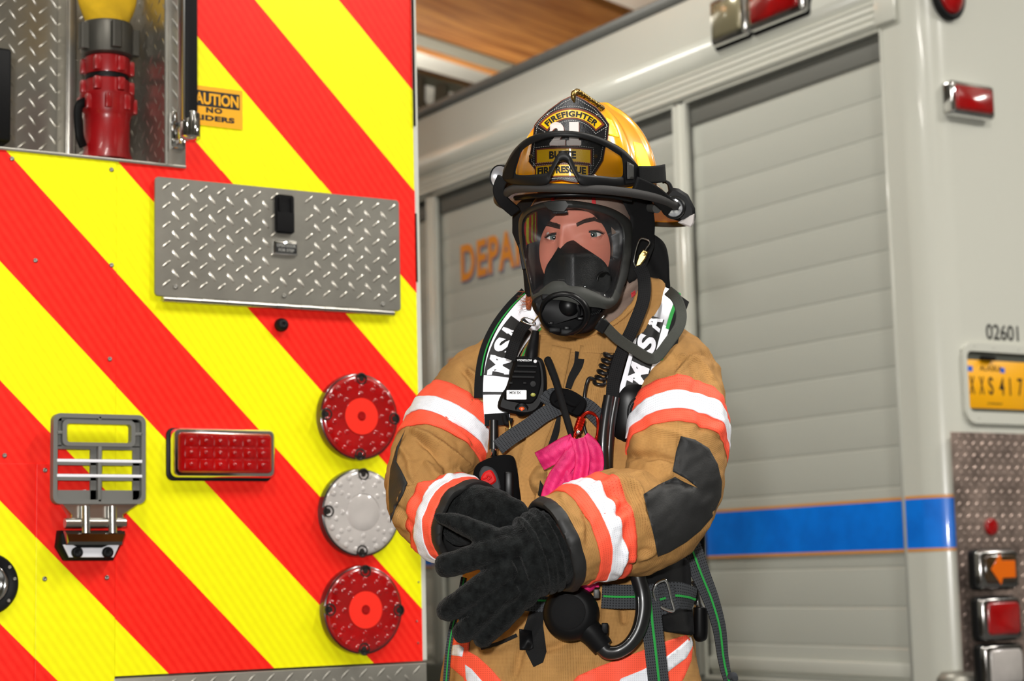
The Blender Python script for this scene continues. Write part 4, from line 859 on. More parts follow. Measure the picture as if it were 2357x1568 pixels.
# collar: standing, folded open at the throat
cr = []
for k, (y_, e) in enumerate(((835, 26), (800, 12), (770, 4), (742, 0), (722, -3), (712, -8), (716, -16), (745, -18), (790, -16))):
    t = np.linspace(-1.25*PI, .25*PI, 90)+.0; 
    a = t; fx = 1+.0*a
    cx_, rx_, rz_ = 1388+(y_-740)*-.15, 140+e, 112+e
    yy = y_+np.where(np.sin(a) > 0, 0, 0)
    px_ = cx_+rx_*np.cos(a+PI*1.0); pz_ = -92-rz_*np.sin(a+PI*0)*-1
    cr.append((px_, pz_, y_))
rowsC = []
for (e, dy) in ((20, 1.0), (18, .75), (13, .45), (8, .18), (5, .03), (0, 0), (-8, -.02), (-14, .2), (-12, .9)):
    t = np.linspace(0, 2*PI, 121)[:-1]; X = 1385+(142+e)*np.cos(t); Zp = -88+(118+e)*np.sin(t)
    top = 742-70*(X-1260)/250-.16*(Zp+88)*-1*0; top = np.where(np.sin(t) > 0, 752-95*np.clip((X-1330)/190, 0, 1), 690)
    sm = np.clip((np.sin(t)+.35)/.6, 0, 1); top = 660*(1-sm)+np.interp(X, [1240, 1290, 1350, 1395, 1430, 1462, 1490, 1530], [742, 762, 768, 748, 728, 690, 640, 645])*sm
    rowsC.append(np.stack([X, top+dy*(812-top), Zp], 1))
Vc = np.concatenate(rowsC); Vc += wob(Vc, 36, 8)[:, None]*[4, 3, 4]
mesh('collar', Vc, grid(9, 120, closev=True), 'turnout_tan', jk, Q, uv=np.stack([np.tile(np.linspace(0, 800, 120), 9), Vc[:, 1]], 1)*U)
V, f, u = tube([(X_, Y_, -88+math.sqrt(max(0, 1-((X_-1385)/148)**2))*126) for X_, Y_ in ((1244, 746), (1262, 756), (1290, 765), (1320, 771), (1350, 772), (1375, 762), (1400, 750), (1430, 732), (1462, 694), (1488, 645))], 6, n=14, m=70); V = V+wob(V, 14, 9)[:, None]*[1.5, 2, 1.5]; mesh('collar_edge', V, f, 'turnout_tan', jk, Q, uv=u)
# front closure: storm flap, velcro strips, hanging tab
def strip(name, P, w, m, off=4, bv=None, par=None, th=4, mm=60):
    P = np.asarray(P, float); C = spline(P, mm); z = onto(bv or BV_T, 0)(C); z = np.convolve(np.r_[[z[0]]*9, z, [z[-1]]*9], np.ones(19)/19, 'valid'); ww = C[:, 2] if C.shape[1] > 2 else np.full(mm, float(w))
    V, f, uv = strap(np.c_[C[:, :2], z, ww], w, th, raw=True, lift=off); return mesh(name, V, f, m, par or jk, Q, uv=uv)
strip('storm_flap', [(1292, 800), (1280, 860), (1262, 940), (1235, 1010), (1212, 1100), (1208, 1180)], 46, 'turnout_tan', 4, th=7)
strip('storm_flap', [(1360, 800), (1348, 870), (1322, 950), (1290, 1040), (1262, 1130), (1250, 1200)], 50, 'turnout_tan', 5, th=8)
strip('velcro_strip', [(1335, 812, 23), (1331, 840, 22), (1316, 870, 18), (1307, 896, 14)], 20, 'velcro', 11)
strip('velcro_strip', [(1286, 962, 8), (1278, 1000, 15), (1262, 1038, 10)], 12, 'velcro', 11)
drape('velcro_strip', [(1243, 1105), (1252, 1120), (1245, 1145), (1238, 1140)], 'velcro', BV_T, 12, 6, 3)
drape('velcro_strip', [(1222, 1398), (1254, 1392), (1250, 1440), (1258, 1500), (1250, 1525), (1228, 1536), (1210, 1500), (1205, 1450)], 'velcro', BV_T, 5, 8, 4)
drape('pull_tab', [(1195, 1448), (1224, 1452), (1228, 1492), (1218, 1497), (1196, 1496)], 'black_plastic', BV_T, 14, 8, 7)
strip('zip_tape', [(1110, 1492), (1150, 1480), (1190, 1462)], 8, 'velcro', 6)
# lower hem bands
def tband(name, pts, w, m, off, par): return strip(name, pts, w, m, off, BV_T, par, 4, 90)
h1 = drape('hem_band', [(1290, 1600), (1330, 1556), (1380, 1534), (1440, 1512), (1500, 1490), (1540, 1474), (1580, 1462), (1596, 1480), (1592, 1520), (1575, 1560), (1550, 1600)], 'coral_band', BV_T, 4, 10, 5)
drape('reflective_strip', [(1400, 1600), (1430, 1562), (1480, 1542), (1530, 1515), (1560, 1492), (1590, 1466), (1597, 1484), (1580, 1515), (1540, 1545), (1510, 1575), (1490, 1600)], 'silver_band', BV_T, 6, 9, 4, h1)
h2 = drape('hem_band', [(1034, 1468), (1060, 1462), (1082, 1470), (1078, 1500), (1100, 1512), (1130, 1540), (1158, 1572), (1165, 1600), (1080, 1600), (1066, 1560), (1030, 1530), (1024, 1510)], 'coral_band', BV_T, 4, 9, 5)
drape('reflective_strip', [(1038, 1486), (1056, 1484), (1068, 1492), (1064, 1512), (1036, 1508)], 'silver_band', BV_T, 6, 8, 4, h2); drape('reflective_strip', [(1070, 1530), (1085, 1540), (1120, 1580), (1130, 1600), (1085, 1600), (1072, 1560)], 'silver_band', BV_T, 6, 8, 4, h2)

# ---- body inside the clothes: one continuous surface (head, neck, trunk, arms, legs)
HX, HY, HZ_ = 1335., 560., -28.              # head centre
def head_r(phi, dy):
    """half width / depth of the head at height dy from its centre (down positive)"""
    t = np.clip(dy/178, -1, 1); return np.sqrt(np.clip(1-np.abs(t)**2.3, 0, 1))
yaw = math.radians(-17)
def face_z(X, Y):                            # relief of the face around an ellipsoid, in face coordinates (X to the viewer's right, Y down from eye line)
    g = lambda x0, y0, sx, sy, a: a*np.exp(-((X-x0)/sx)**2-((Y-y0)/sy)**2)
    z = g(0, 70, 17, 30, 26)+g(0, 20, 10, 42, 12)              # nose
    z += g(-48, 4, 28, 15, -11)+g(48, 4, 28, 15, -11)          # sockets
    z += g(-45, -27, 36, 10, 5)+g(45, -27, 36, 10, 5)+g(0, -50, 60, 40, 3)
    z += g(-60, 52, 30, 24, 6)+g(60, 52, 30, 24, 6)            # cheeks
    z += g(0, 118, 30, 9, 8)+g(0, 132, 26, 8, 6)+g(0, 160, 30, 20, 6) # lips, chin
    z += g(-47, 7, 15, 10, 7)+g(47, 7, 15, 10, 7)              # eyeball bulge under lids
    return z
nh, nq = 150, 128; rows = []
for y in np.linspace(375, 745, nh):
    dy = y-HY; r = head_r(0, dy-8); t = np.arange(nq)*2*PI/nq; rx = 108*r*(1-.12*np.clip((dy-40)/150, 0, 1)); rz = 138*r
    lx = rx*np.cos(t); lz = rz*np.sin(t)
    if y > 700: k = (y-700)/45; lx = lx*(1-k)+62*np.cos(t)*k; lz = lz*(1-k)+(62*np.sin(t)-30)*k
    X = lx; Yf = y-543.; fz = face_z(X, np.full(nq, Yf))*np.clip(np.sin(t)*3, 0, 1); lz = lz+fz
    rows.append(np.stack([HX+lx*math.cos(yaw)+lz*math.sin(yaw), np.full(nq, y)+ (X*-.045), HZ_+lz*math.cos(yaw)-lx*math.sin(yaw)], 1))
for (y, xc, rx, zc, rz) in ((760, 1385, 60, -80, 62), (780, 1385, 64, -95, 66), (800, 1382, 120, -105, 90), (830, 1370, 205, -115, 110), (900, 1350, 200, -112, 130), (1100, 1336, 170, -100, 135), (1300, 1322, 175, -96, 145), (1500, 1315, 200, -95, 150), (1650, 1318, 205, -95, 150), (1700, 1318, 190, -95, 140)):
    t = np.arange(nq)*2*PI/nq; rows.append(np.stack([xc+rx*np.cos(t), np.full(nq, y), zc+rz*np.sin(t)], 1))
bd = MB(); Vb = np.concatenate(rows); bd.add(Vb, grid(len(rows), nq, closev=True)+[tuple(range(nq)), tuple((len(rows)-1)*nq+i for i in range(nq))])
def skin_tone(nt, b, node, L):
    b.inputs['Subsurface Weight'].default_value = .12; b.inputs['Subsurface Radius'].default_value = (.012, .004, .002); b.inputs['Subsurface Scale'].default_value = .3
    tc = node('ShaderNodeTexCoord'); nz = node('ShaderNodeTexNoise', Scale=26.0, Detail=4.0); L.new(tc.outputs['Object'], nz.inputs['Vector'])
    m = node('ShaderNodeMix', data_type='RGBA'); L.new(nz.outputs['Fac'], m.inputs['Factor']); m.inputs['A'].default_value = lin((188, 124, 104)); m.inputs['B'].default_value = lin((200, 118, 102)); L.new(m.outputs['Result'], b.inputs['Base Color'])
mat('skin', (220, 150, 130), .45, spec=.4, build=skin_tone, bump=('noise', 900, .08))
for P in (ARM_R[:-1], ARM_L[:-3]): 
    V, f, u = tube(np.c_[P[:, :3], np.full(len(P), 48)], 48, n=16); bd.add(V, f)
for sx in (-1, 1):
    V, f, u = tube([(1318+sx*95, 1650, -95, 110), (1318+sx*105, 2100, -80, 80), (1318+sx*110, 2500, -100, 58), (1318+sx*112, 2820, -110, 42)], 80, n=16); bd.add(V, f)
body = bd.build('body', 'skin', pers, Q)
# trousers and boots down to the floor (below the frame)
mb = MB()
for sx in (-1, 1):
    V, f, u = tube([(1318+sx*110, 1660, -95, 175), (1318+sx*125, 2050, -80, 135), (1318+sx*128, 2450, -100, 112), (1318+sx*130, 2790, -110, 108)], 120, n=40, m=60); V = V+wob(V, 50, 30+sx)[:, None]*[6, 3, 6]; mb.add(V, f, u)
mb.build('trousers', 'turnout_tan', pers, Q)
for sx in (-1, 1):
    mb = MB(); x = 1318+sx*130; V, f, u = tube([(x, 2740, -112, 78), (x, 2830, -112, 74), (x, 2868, -80, 60), (x+sx*6, 2876, 40, 56), (x+sx*8, 2880, 95, 42)], 60, n=24, m=30); V[:, 1] = np.minimum(V[:, 1], 2892); mb.add(V, f); mb.build('boot', 'boot_rubber', pers, Q)
# ---- eyes, lids, brows
mat('eye_white', (205, 196, 192), .15, coat=1); mat('iris', (96, 106, 104), .2, coat=1, two=((60, 72, 72), 900)); mat('pupil', (6, 6, 6), .1, coat=1); mat('brow_hair', (58, 40, 34), .9); mat('lash', (16, 12, 12), .7); mat('hair_red', (168, 84, 40), .6)
BV_B = bvh(Vb[:nh*nq], grid(nh, nq, closev=True)); zB = onto(BV_B, 0)
GZ = A(-.02, .06, 1)                       # gaze
for nm, ex, ey, w_ in (('eye', 1276, 546, 20), ('eye', 1365, 540, 23)):
    z = zB([(ex, ey)])[0]; R = 21; c = A(ex, ey, z-R+3.0)
    g = GZ/np.linalg.norm(GZ); e = mesh(nm, *lathe([(R*math.sin(a), R*math.cos(a)) for a in np.linspace(.001, PI-.001, 24)], c, g, 32), 'eye_white', pers, Q)
    mesh('iris', *lathe([(R*math.sin(a)*1.012, R*math.cos(a)*1.012) for a in np.linspace(.001, .48, 8)], c, g, 32, cap=False), 'iris', e, Q); mesh('pupil', *lathe([(R*math.sin(a)*1.025, R*math.cos(a)*1.025) for a in np.linspace(.001, .2, 5)], c, g, 24, cap=False), 'pupil', e, Q)
    # lids: two shells hugging the ball, almond opening
    for up in (1, -1):
        us = np.linspace(-1, 1, 25); rws = []
        for k in np.linspace(0, 1, 7):
            X = ex+us*(w_+3*k); op = (7.8 if up > 0 else 6.2)*(1-np.abs(us)**2.2); Yl = ey-up*(op+k*13)-us*1.2+(.8 if up > 0 else 1.5)*0
            dx, dy = X-ex, Yl-ey; rr = R+1.6; zz_ = c[2]+np.sqrt(np.clip(rr*rr-dx*dx-dy*dy, 30, None)); zz_ = zz_*(1-k)+k*(zB(np.c_[X, Yl])-.6)+math.sin(PI*k)*1.0; rws.append(np.c_[X, Yl, zz_])
        rws = [np.c_[rws[0][:, :2], rws[0][:, 2]-3]]+rws; mesh('eyelid', np.concatenate(rws), grid(8, 25), 'skin', pers, Q)
        if up > 0:
            V, f, u = tube(np.c_[rws[1]+[0, .3, .9], .8+1.9*np.abs(np.sin(np.linspace(.5, 3.0, 25)))], 1.4, raw=True, n=6); lm = MB(); lm.add(V, f)
            for i in range(26):
                u0 = -1+i*2/25; j = np.interp(u0, us, np.arange(25)); b_ = np.array([np.interp(j, np.arange(25), rws[1][:, q]) for q in range(3)]); lm.add(*tube([np.r_[b_, .7], np.r_[b_+[u0*3, -1.5, 3], .5], np.r_[b_+[u0*5, -4.5, 4.5], .15]], 1, n=4, m=5)[:2])
            lm.build('eyelashes', 'lash', pers, Q)
        else:
            lm = MB()
            for i in range(16):
                u0 = -1+i*2/15; j = np.interp(u0, us, np.arange(25)); b_ = np.array([np.interp(j, np.arange(25), rws[1][:, q]) for q in range(3)]); lm.add(*tube([np.r_[b_, .45], np.r_[b_+[u0*3, 4, 3], .15]], 1, n=4, m=3)[:2])
            lm.build('eyelashes', 'lash', pers, Q)
for pts in ([(1241, 519), (1262, 521), (1289, 528), (1290, 517), (1264, 510), (1243, 510)], [(1328, 522), (1345, 514), (1368, 509), (1396, 518), (1390, 511), (1366, 501), (1342, 506), (1326, 514)]):
    V, f, uv = sheet(pts, 4, lambda v: zB(v)+1.2, 1); mb = MB(); mb.add(V, f); P = np.array(pts, float); r_ = np.random.RandomState(3)
    lo, hi = P.min(0), P.max(0); n_ = 0; cen = 1 if pts[0][0] > 1300 else -1
    while n_ < 220:
        q = lo+r_.rand(2)*(hi-lo)
        if not inpoly(q[None], P)[0]: continue
        n_ += 1; z = zB([q])[0]; a = r_.rand()*.5; mb.add(*tube([(q[0], q[1], z+.5, .5), (q[0]+cen*5, q[1]-2-a*4, z+2, .12)], .4, n=3, m=2)[:2])
    mb.build('eyebrow', 'brow_hair', pers, Q)
mb = MB(); r_ = np.random.RandomState(5)
for i in range(26):
    y0 = 672+r_.rand()*34; x0 = 1222; mb.add(*tube([(x0, y0, 20, .5), (x0-12-r_.rand()*8, y0+r_.randn()*5, 18, .4), (x0-18-r_.rand()*16, y0+2+r_.randn()*9, 15, .2)], .4, n=3, m=8)[:2])
V, f, u = tube([(1230, 655, 0, 9), (1219, 685, 5, 9), (1216, 712, 0, 5)], 8, n=12); mb.add(V, f); mb.build('hair', 'hair_red', pers, Q)
# ---- knit hood: forehead band over the mask's top, cheeks and neck
hd = MB(); rows = []
for k, y in enumerate(np.linspace(395, 800, 60)):
    t = np.linspace(-.5*PI-2.45, -.5*PI+2.45, 100)+PI  # open at the face
    dy = y-HY; r = head_r(0, (dy-8)*.93); rx = 116*r+2; rz = 146*r
    if y > 600: rx = max(rx, 112); rz = max(rz, 104)
    full = y < 492 or y > 712; lim = 0.0 if full else 1
    ang = np.linspace(0, 2*PI, 100) if full else np.linspace(PI/2+.70, PI/2+2*PI-.70, 100)
    if full: ang = np.linspace(PI/2+.02, PI/2+2*PI-.02, 100)
    kk = np.clip(min((y-480)/26, (700-y)/50), 0, 1)**.5; ang = np.linspace(PI/2+.80*kk, PI/2+2*PI-1.02*kk, 100)
    lx = rx*np.cos(ang); lz = rz*np.sin(ang)+3; q = np.clip((y-590)/70, 0, 1)
    rows.append(np.stack([HX+q*45+lx*math.cos(yaw)+lz*math.sin(yaw), np.full(100, y), HZ_-q*50+lz*math.cos(yaw)-lx*math.sin(yaw)], 1))
V = np.concatenate(rows); fold([(1400, 700), (1440, 670), (1475, 640)], 6, 6, 'hood'); fold([(1385, 730), (1430, 705), (1470, 660)], 5, -5, 'hood'); fold([(1420, 690), (1450, 650), (1462, 625)], 5, -5, 'hood'); fold([(1340, 462), (1390, 468), (1425, 480)], 3, 3, 'hood')
V[:, 2] += fold_disp(V, 'hood'); V += wob(V, 30, 14)[:, None]*[2, 0, 2]; hood = mesh('hood', V, grid(60, 100), 'hood_knit', pers, Q)
BV_H = bvh(V, grid(60, 100))
for pts in ([(1268, 452), (1276, 451), (1277, 468), (1269, 470)], [(1362, 451), (1370, 452), (1372, 470), (1362, 469)], [(1452, 675), (1462, 668), (1464, 678), (1454, 686)]):
    drape('red_stitch', pts, 'red_thread', BV_H, 2.5, 3, 2, hood)

# ---- gloves: fingers and palm fused into one skin by voxel remeshing
def fused(name, parts, m, vox=.0022, par=pers, smooth=8, T=Q, disp=None):
    mb = MB(); 
    for V, f in parts: mb.add(V, f)
    o = mb.build('tmp', m, None, T); r = o.modifiers.new('r', 'REMESH'); r.mode = 'VOXEL'; r.voxel_size = vox; r.use_smooth_shade = True; s = o.modifiers.new('s', 'SMOOTH'); s.iterations = smooth; s.factor = .5
    dg = bpy.context.evaluated_depsgraph_get(); dg.update(); me = bpy.data.meshes.new_from_object(o.evaluated_get(dg)); V = np.array([tuple(v.co) for v in me.vertices])+ORG[o.name]; Fc = [tuple(p.vertices) for p in me.polygons]; bpy.data.objects.remove(o); bpy.data.meshes.remove(me)
    if disp is not None: V = disp(V, Fc)
    return mesh(name, V, Fc, m, par, ID)
def finger(pts, n=20, m=26):
    V, f, u = tube(pts, 20, n=n, m=m); C = spline(np.asarray(pts, float), m); e = C[-1]; Ve, fe = lathe([(e[3]*math.sin(a), e[3]*math.cos(a)) for a in np.linspace(.01, PI-.01, 10)], e[:3], (0, 0, 1), 16); return [(V, f), (Ve, fe)]
def ellip(c, r, ax=(0, 0, 1), rot=0):
    V, f = lathe([(math.sin(a), math.cos(a)) for a in np.linspace(.01, PI-.01, 16)], (0, 0, 0), (0, 0, 1), 28); V = V*A(*r); k = math.radians(rot); V = np.stack([V[:, 0]*math.cos(k)-V[:, 1]*math.sin(k), V[:, 0]*math.sin(k)+V[:, 1]*math.cos(k), V[:, 2]], 1); return V+A(*c), f
P = []
P += finger([(1195, 1262, 322, 34), (1135, 1270, 330, 34), (1090, 1282, 326, 31), (1050, 1296, 318, 30), (1028, 1302, 312, 29)])
P += finger([(1180, 1305, 326, 33), (1135, 1334, 334, 32), (1085, 1368, 332, 29), (1052, 1390, 326, 28), (1031, 1404, 318, 27)])
P += finger([(1185, 1350, 320, 31), (1145, 1383, 326, 29), (1108, 1418, 322, 27), (1078, 1446, 314, 27), (1066, 1456, 308, 26)])
P += finger([(1200, 1370, 304, 30), (1172, 1408, 306, 28), (1140, 1440, 300, 27), (1116, 1462, 292, 25), (1112, 1468, 290, 24)])
P += finger([(1170, 1258, 310, 30), (1125, 1236, 318, 28), (1080, 1216, 316, 24), (1048, 1202, 308, 21), (1018, 1194, 300, 14), (1006, 1188, 296, 9)])
P += [ellip((1186, 1300, 312), (72, 92, 36), rot=-18), ellip((1165, 1270, 318), (52, 46, 32)), ellip((1196, 1350, 304), (52, 56, 30))]
V, f, u = tube([(1190, 1296, 305, 80), (1222, 1284, 296, 86), (1258, 1268, 286, 90), (1285, 1256, 276, 88)], 88, n=40, m=20, flat=(.72, 1), up=(0, 0, 1)); P.append((V, f))
for (x, y, z, r) in ((1222, 1282, 298, 92), (1240, 1274, 292, 96), (1258, 1266, 288, 97)):
    a = np.linspace(0, 2*PI, 37)[:-1]; T_ = A(-.86, .30, .38); T_ /= np.linalg.norm(T_); e1 = np.cross(T_, (0, 0, 1)); e1 /= np.linalg.norm(e1); e2 = np.cross(T_, e1)
    P.append(tube(A(x, y, z)+np.outer(np.cos(a)*r, e1)+np.outer(np.sin(a)*r*.70, e2), 7, n=8, closed=True, m=48)[:2])
def gdisp(V, Fc):
    n = normals(V, Fc); return V+n*((wob(V/U, 22, 40)*1.6+wob(V/U, 9, 41)*.7)*U)[:, None]
fused('glove', P, 'glove_suede', disp=gdisp, smooth=7)
P = []
V, f, u = tube([(1050, 1186, 150, 74), (1086, 1180, 190, 68), (1125, 1176, 225, 56), (1160, 1180, 248, 48)], 60, n=36, m=18, flat=(.85, 1), up=(0, 0, 1)); P.append((V, f))
P += [ellip((1150, 1180, 240), (52, 46, 34), rot=20), ellip((1110, 1172, 222), (60, 42, 34))]
P += finger([(1160, 1165, 246, 24), (1188, 1172, 252, 23), (1205, 1190, 246, 20), (1212, 1205, 238, 18)]); P += finger([(1160, 1180, 246, 23), (1190, 1200, 246, 22), (1200, 1222, 236, 19)])
P += finger([(1150, 1195, 240, 22), (1180, 1222, 236, 21), (1186, 1244, 226, 18)]); P += finger([(1140, 1205, 234, 20), (1160, 1238, 226, 19), (1164, 1258, 216, 16)]); P += finger([(1100, 1190, 240, 22), (1120, 1225, 262, 20), (1140, 1245, 262, 17)])
fused('glove', P, 'glove_suede', disp=gdisp)
mat('lining_gloss', (22, 28, 48), .3)
V, f, u = tube([(1022, 1176, 160, 9), (1032, 1155, 185, 9), (1062, 1134, 200, 9), (1100, 1130, 205, 8), (1120, 1132, 200, 6)], 9, n=12, m=40); V = V+wob(V, 12, 3)[:, None]*[2, 2, 1]; mesh('glove_lining', V, f, 'lining_gloss', pers, Q)
# ================================================================ breathing mask
def star(P, c, n):                            # outline resampled by angle about c
    P = spline(np.asarray(P, float), 400, closed=True); a = np.arctan2(P[:, 1]-c[1], P[:, 0]-c[0]); o = np.argsort(a); a = a[o]; r = np.hypot(P[:, 0]-c[0], P[:, 1]-c[1])[o]
    t = np.linspace(-PI, PI, n+1)[:-1]; rr = np.interp(t, a, r, period=2*PI); return np.stack([c[0]+rr*np.cos(t), c[1]+rr*np.sin(t)], 1)
def mz(x, y): return -15+1.35*np.sqrt(np.clip(138**2-(x-1325)**2, 500, None))-.15*(x-1325)+.34*np.clip(y-560, 0, None)
msk = thing('breathing_mask', Q([(1305, 770, 150)])[0], 'full-face breathing mask with clear visor and black regulator port, worn over the face', 'mask')
mat('mask_rubber', (36, 37, 36), .5, spec=.25); mat('mask_frame_grey', (52, 53, 50), .55, spec=.2); mat('seal_rubber', (26, 27, 30), .5); mat('nose_rubber', (30, 31, 32), .42, spec=.3, bump=('noise', 600, .25), vary=.1); mat('gloss_black', (10, 10, 11), .36, spec=.2); mat('brass', (158, 132, 78), .28, 1, vary=.15)
mat('grey_webbing', (56, 58, 52), .8, bump=('noise', 900, .6)); cloth('black_webbing', (24, 24, 25), (8, 8, 8), 1/.0030, bs=.3); 
glass('visor_glass', refl=.05, rough=.015, mul=.985)
MC = (1320, 578); MN = 160
outer = star([(1308, 461), (1256, 464), (1214, 479), (1197, 499), (1193, 526), (1198, 568), (1209, 614), (1219, 660), (1224, 690), (1240, 694), (1272, 690), (1308, 694), (1345, 704), (1375, 708), (1400, 711), (1421, 696), (1435, 664), (1447, 625), (1454, 572), (1455, 522), (1444, 501), (1409, 480), (1363, 468)], MC, MN)
inner = star([(1308, 479), (1262, 478), (1232, 485), (1211, 498), (1202, 520), (1205, 568), (1214, 620), (1223, 662), (1230, 681), (1244, 666), (1258, 656), (1274, 647), (1297, 648), (1309, 657), (1341, 661), (1375, 675), (1398, 686), (1409, 680), (1423, 637), (1432, 591), (1435, 545), (1429, 519), (1412, 502), (1382, 490), (1345, 481)], MC, MN)
def lay(P, dz, k=0): P = np.asarray(P); return np.c_[P, mz(P[:, 0], P[:, 1])+dz]
mid = inner+(outer-inner)*.5; o1 = inner+(outer-inner)*.85
rows = [lay(outer, -46), lay(outer, -4), lay(o1, 5), lay(mid, 9), lay(inner+(outer-inner)*.15, 6), lay(inner, -1), lay(inner, -14)]
mesh('visor_frame', np.concatenate(rows), grid(7, MN, closev=True), 'mask_rubber', msk, Q, sharp=60)
# lighter lower band of the frame
sel = [i for i in range(MN) if outer[i, 1] > 676]; i0, i1 = sel[0], sel[-1]; lo_, li_ = outer[i0:i1+1], inner[i0:i1+1]; n = len(lo_)
rows = [lay(lo_, -30), lay(lo_, 4), lay(li_+(lo_-li_)*.6, 15), lay(li_+(lo_-li_)*.1, 12), lay(li_, 2)]
mesh('lower_frame', np.concatenate(rows), grid(5, n), 'mask_frame_grey', msk, Q, sharp=60)
V, f, u = sheet([(1250, 468), (1262, 481), (1272, 486), (1298, 487), (1309, 472), (1302, 463), (1262, 464)], 5, lambda v: mz(v[:, 0], v[:, 1])+15, 16); mesh('frame_clip', V, f, 'mask_rubber', msk, Q, sharp=40)
V, f, u = sheet([(1268, 484), (1306, 484), (1306, 490), (1296, 492), (1272, 492)], 5, lambda v: mz(v[:, 0], v[:, 1])-6, 8); mesh('hinge_teeth', V, f, 'seal_rubber', msk, Q)
V, f, u = sheet(inner*1.0, 7, lambda v: mz(v[:, 0], v[:, 1])-3, 3); mesh('visor', V, f, 'visor_glass', msk, Q)
# inner seal: from the frame back to the face
fo = star([(1321+84*math.cos(a)+(4 if math.cos(a) < 0 else 0), 578+(98 if math.sin(a) < 0 else 104)*math.sin(a)) for a in np.linspace(0, 2*PI, 40)[:-1]], MC, MN)
zf = np.maximum(onto(BV_B, 3)(fo), onto(BV_H, 3)(fo)); r0 = lay(inner, -12); r3 = np.c_[fo, zf]; r3[:, 2] = np.maximum(r3[:, 2], 20)
def over(R_): R_ = R_.copy(); R_[:, 2] = np.maximum(R_[:, 2], onto(BV_H, 5)(R_)); return R_
ra_, rb_ = over(r0*.66+r3*.34+[0, 0, -8]), over(r0*.25+r3*.75+[0, 0, -4])
for R_ in (ra_, rb_): R_[:, 2] = np.minimum(R_[:, 2], mz(R_[:, 0], R_[:, 1])-8)
mesh('face_seal', np.concatenate([r0, ra_, rb_, r3]), grid(4, MN, closev=True), 'seal_rubber', msk, Q)
# nose cup
def ncz(v):
    x, y = v[:, 0], v[:, 1]; up = np.clip((y-548)/40, 0, 1); z = 96+up*62*np.exp(-((x-1316)/(34+.25*np.clip(y-560, 0, 99)))**2)+.10*np.clip(y-600, 0, 99)
    z += 4*np.exp(-((x-1322)/7)**2)*up; return np.minimum(z, mz(x, y)-9)
V, f, u = sheet(spline([(1304, 549), (1320, 553), (1341, 568), (1366, 584), (1391, 603), (1404, 628), (1406, 660), (1398, 690), (1330, 694), (1256, 690), (1250, 660), (1252, 635), (1258, 612), (1272, 590), (1283, 572), (1291, 556)], 90, closed=True), 6, ncz, 26)
nc = mesh('nose_cup', V, f, 'nose_rubber', msk, Q)
mesh('speech_valve', *lathe([(21, 0), (21, 5), (17, 6), (15, 2), (6, 3), (.1, 3)], (1388, 645, float(ncz(A(1388, 645)[None])[0])-6), (.55, .1, .8), 30), 'gloss_black', nc, Q)
# regulator port
hous = spline([(1225, 694), (1227, 712), (1238, 728), (1250, 745), (1276, 763), (1308, 771), (1341, 767), (1361, 756), (1378, 734), (1394, 712), (1375, 706), (1341, 692), (1308, 680), (1270, 676), (1243, 680)], 90, closed=True)
V, f = poly(hous, 120, 206, 10); V[:, 2] += np.where(V[:, 2] > 150, (1300-V[:, 0])*.12, 0); rp = mesh('regulator_port', V, f, 'black_plastic', msk, Q, sharp=50)
pc_, pa_ = (1298, 722, 212), (-.18, .22, .95)
mb = MB(); mb.add(*lathe([(60, -40), (60, 2), (57, 9), (51, 11), (47, 6), (46, -16), (38, -20), (36, -12), (31, -10), (29, -20), (.1, -22)], pc_, pa_, 64, ell=(1, .88)))
for a in range(0, 360, 60): t = math.radians(a+20); c = A(*pc_)+A(math.cos(t)*40, math.sin(t)*34, 2); mb.add(*box(c-A(7, 4, 14), c+A(7, 4, -4), 2))
mb.build('port_ring', 'gloss_black', rp, Q, sharp=50)
mesh('valve_dome', *lathe([(27*math.sin(a), -18+22*math.cos(a)) for a in np.linspace(PI/2, .01, 12)], A(*pc_)+A(6, -12, 0), pa_, 40), 'gloss_black', rp, Q)
mb = MB()
for (x, y, w, h) in ((1268, 684, 22, 7), (1306, 765, 16, 7), (1277, 760, 14, 6)): mb.add(*box((x-w, y-h, 196), (x+w, y+h, 214), 3))
for k in range(6): mb.add(*tube([(1350+k*5, 735-k*2, 200), (1362+k*4, 716-k*.5, 200)], 1.6, n=6, m=2)[:2])
mb.build('port_tab', 'black_plastic', rp, Q)
# harness: side panel, webbing, buckle, chin straps
V, f, u = sheet([(1190, 470), (1210, 452), (1235, 452), (1222, 474), (1202, 496), (1197, 526), (1202, 568), (1212, 614), (1222, 660), (1228, 680), (1214, 683), (1208, 674), (1203, 615), (1195, 575), (1179, 536), (1179, 492)], 8, lambda v: 36+12*np.sin(v[:, 1]/22)*.5-(1215-v[:, 0])*.9, 26); mesh('side_pad', V, f, 'soft_black', msk, Q)
V, f, u = sheet([(1425, 448), (1500, 448), (1508, 516), (1505, 570), (1484, 622), (1462, 645), (1448, 652), (1440, 640), (1450, 560), (1450, 500)], 8, lambda v: 40-(v[:, 0]-1440)*1.2+4*np.sin(v[:, 1]/13+v[:, 0]/20), 20); mesh('side_pad', V, f, 'soft_black', msk, Q)
V, f, u = strap([(1200, 560, 46), (1205, 592, 50), (1210, 620, 52)], 16, 8); mesh('strap_slider', V, f, 'black_plastic', msk, Q)
V, f, u = strap([(1384, 742, 196), (1421, 779, 165), (1461, 806, 140), (1497, 826, 122), (1516, 818, 112), (1538, 790, 105), (1563, 753, 85), (1568, 720, 60), (1557, 688, 20), (1538, 670, -30)], 25, 4, m=110); mesh('neck_strap', V, f, 'grey_webbing', msk, Q, uv=u)
V, f, u = strap([(1376, 744, 206), (1394, 756, 198)], 30, 8, m=8); mesh('strap_end', V, f, 'soft_black', msk, Q)
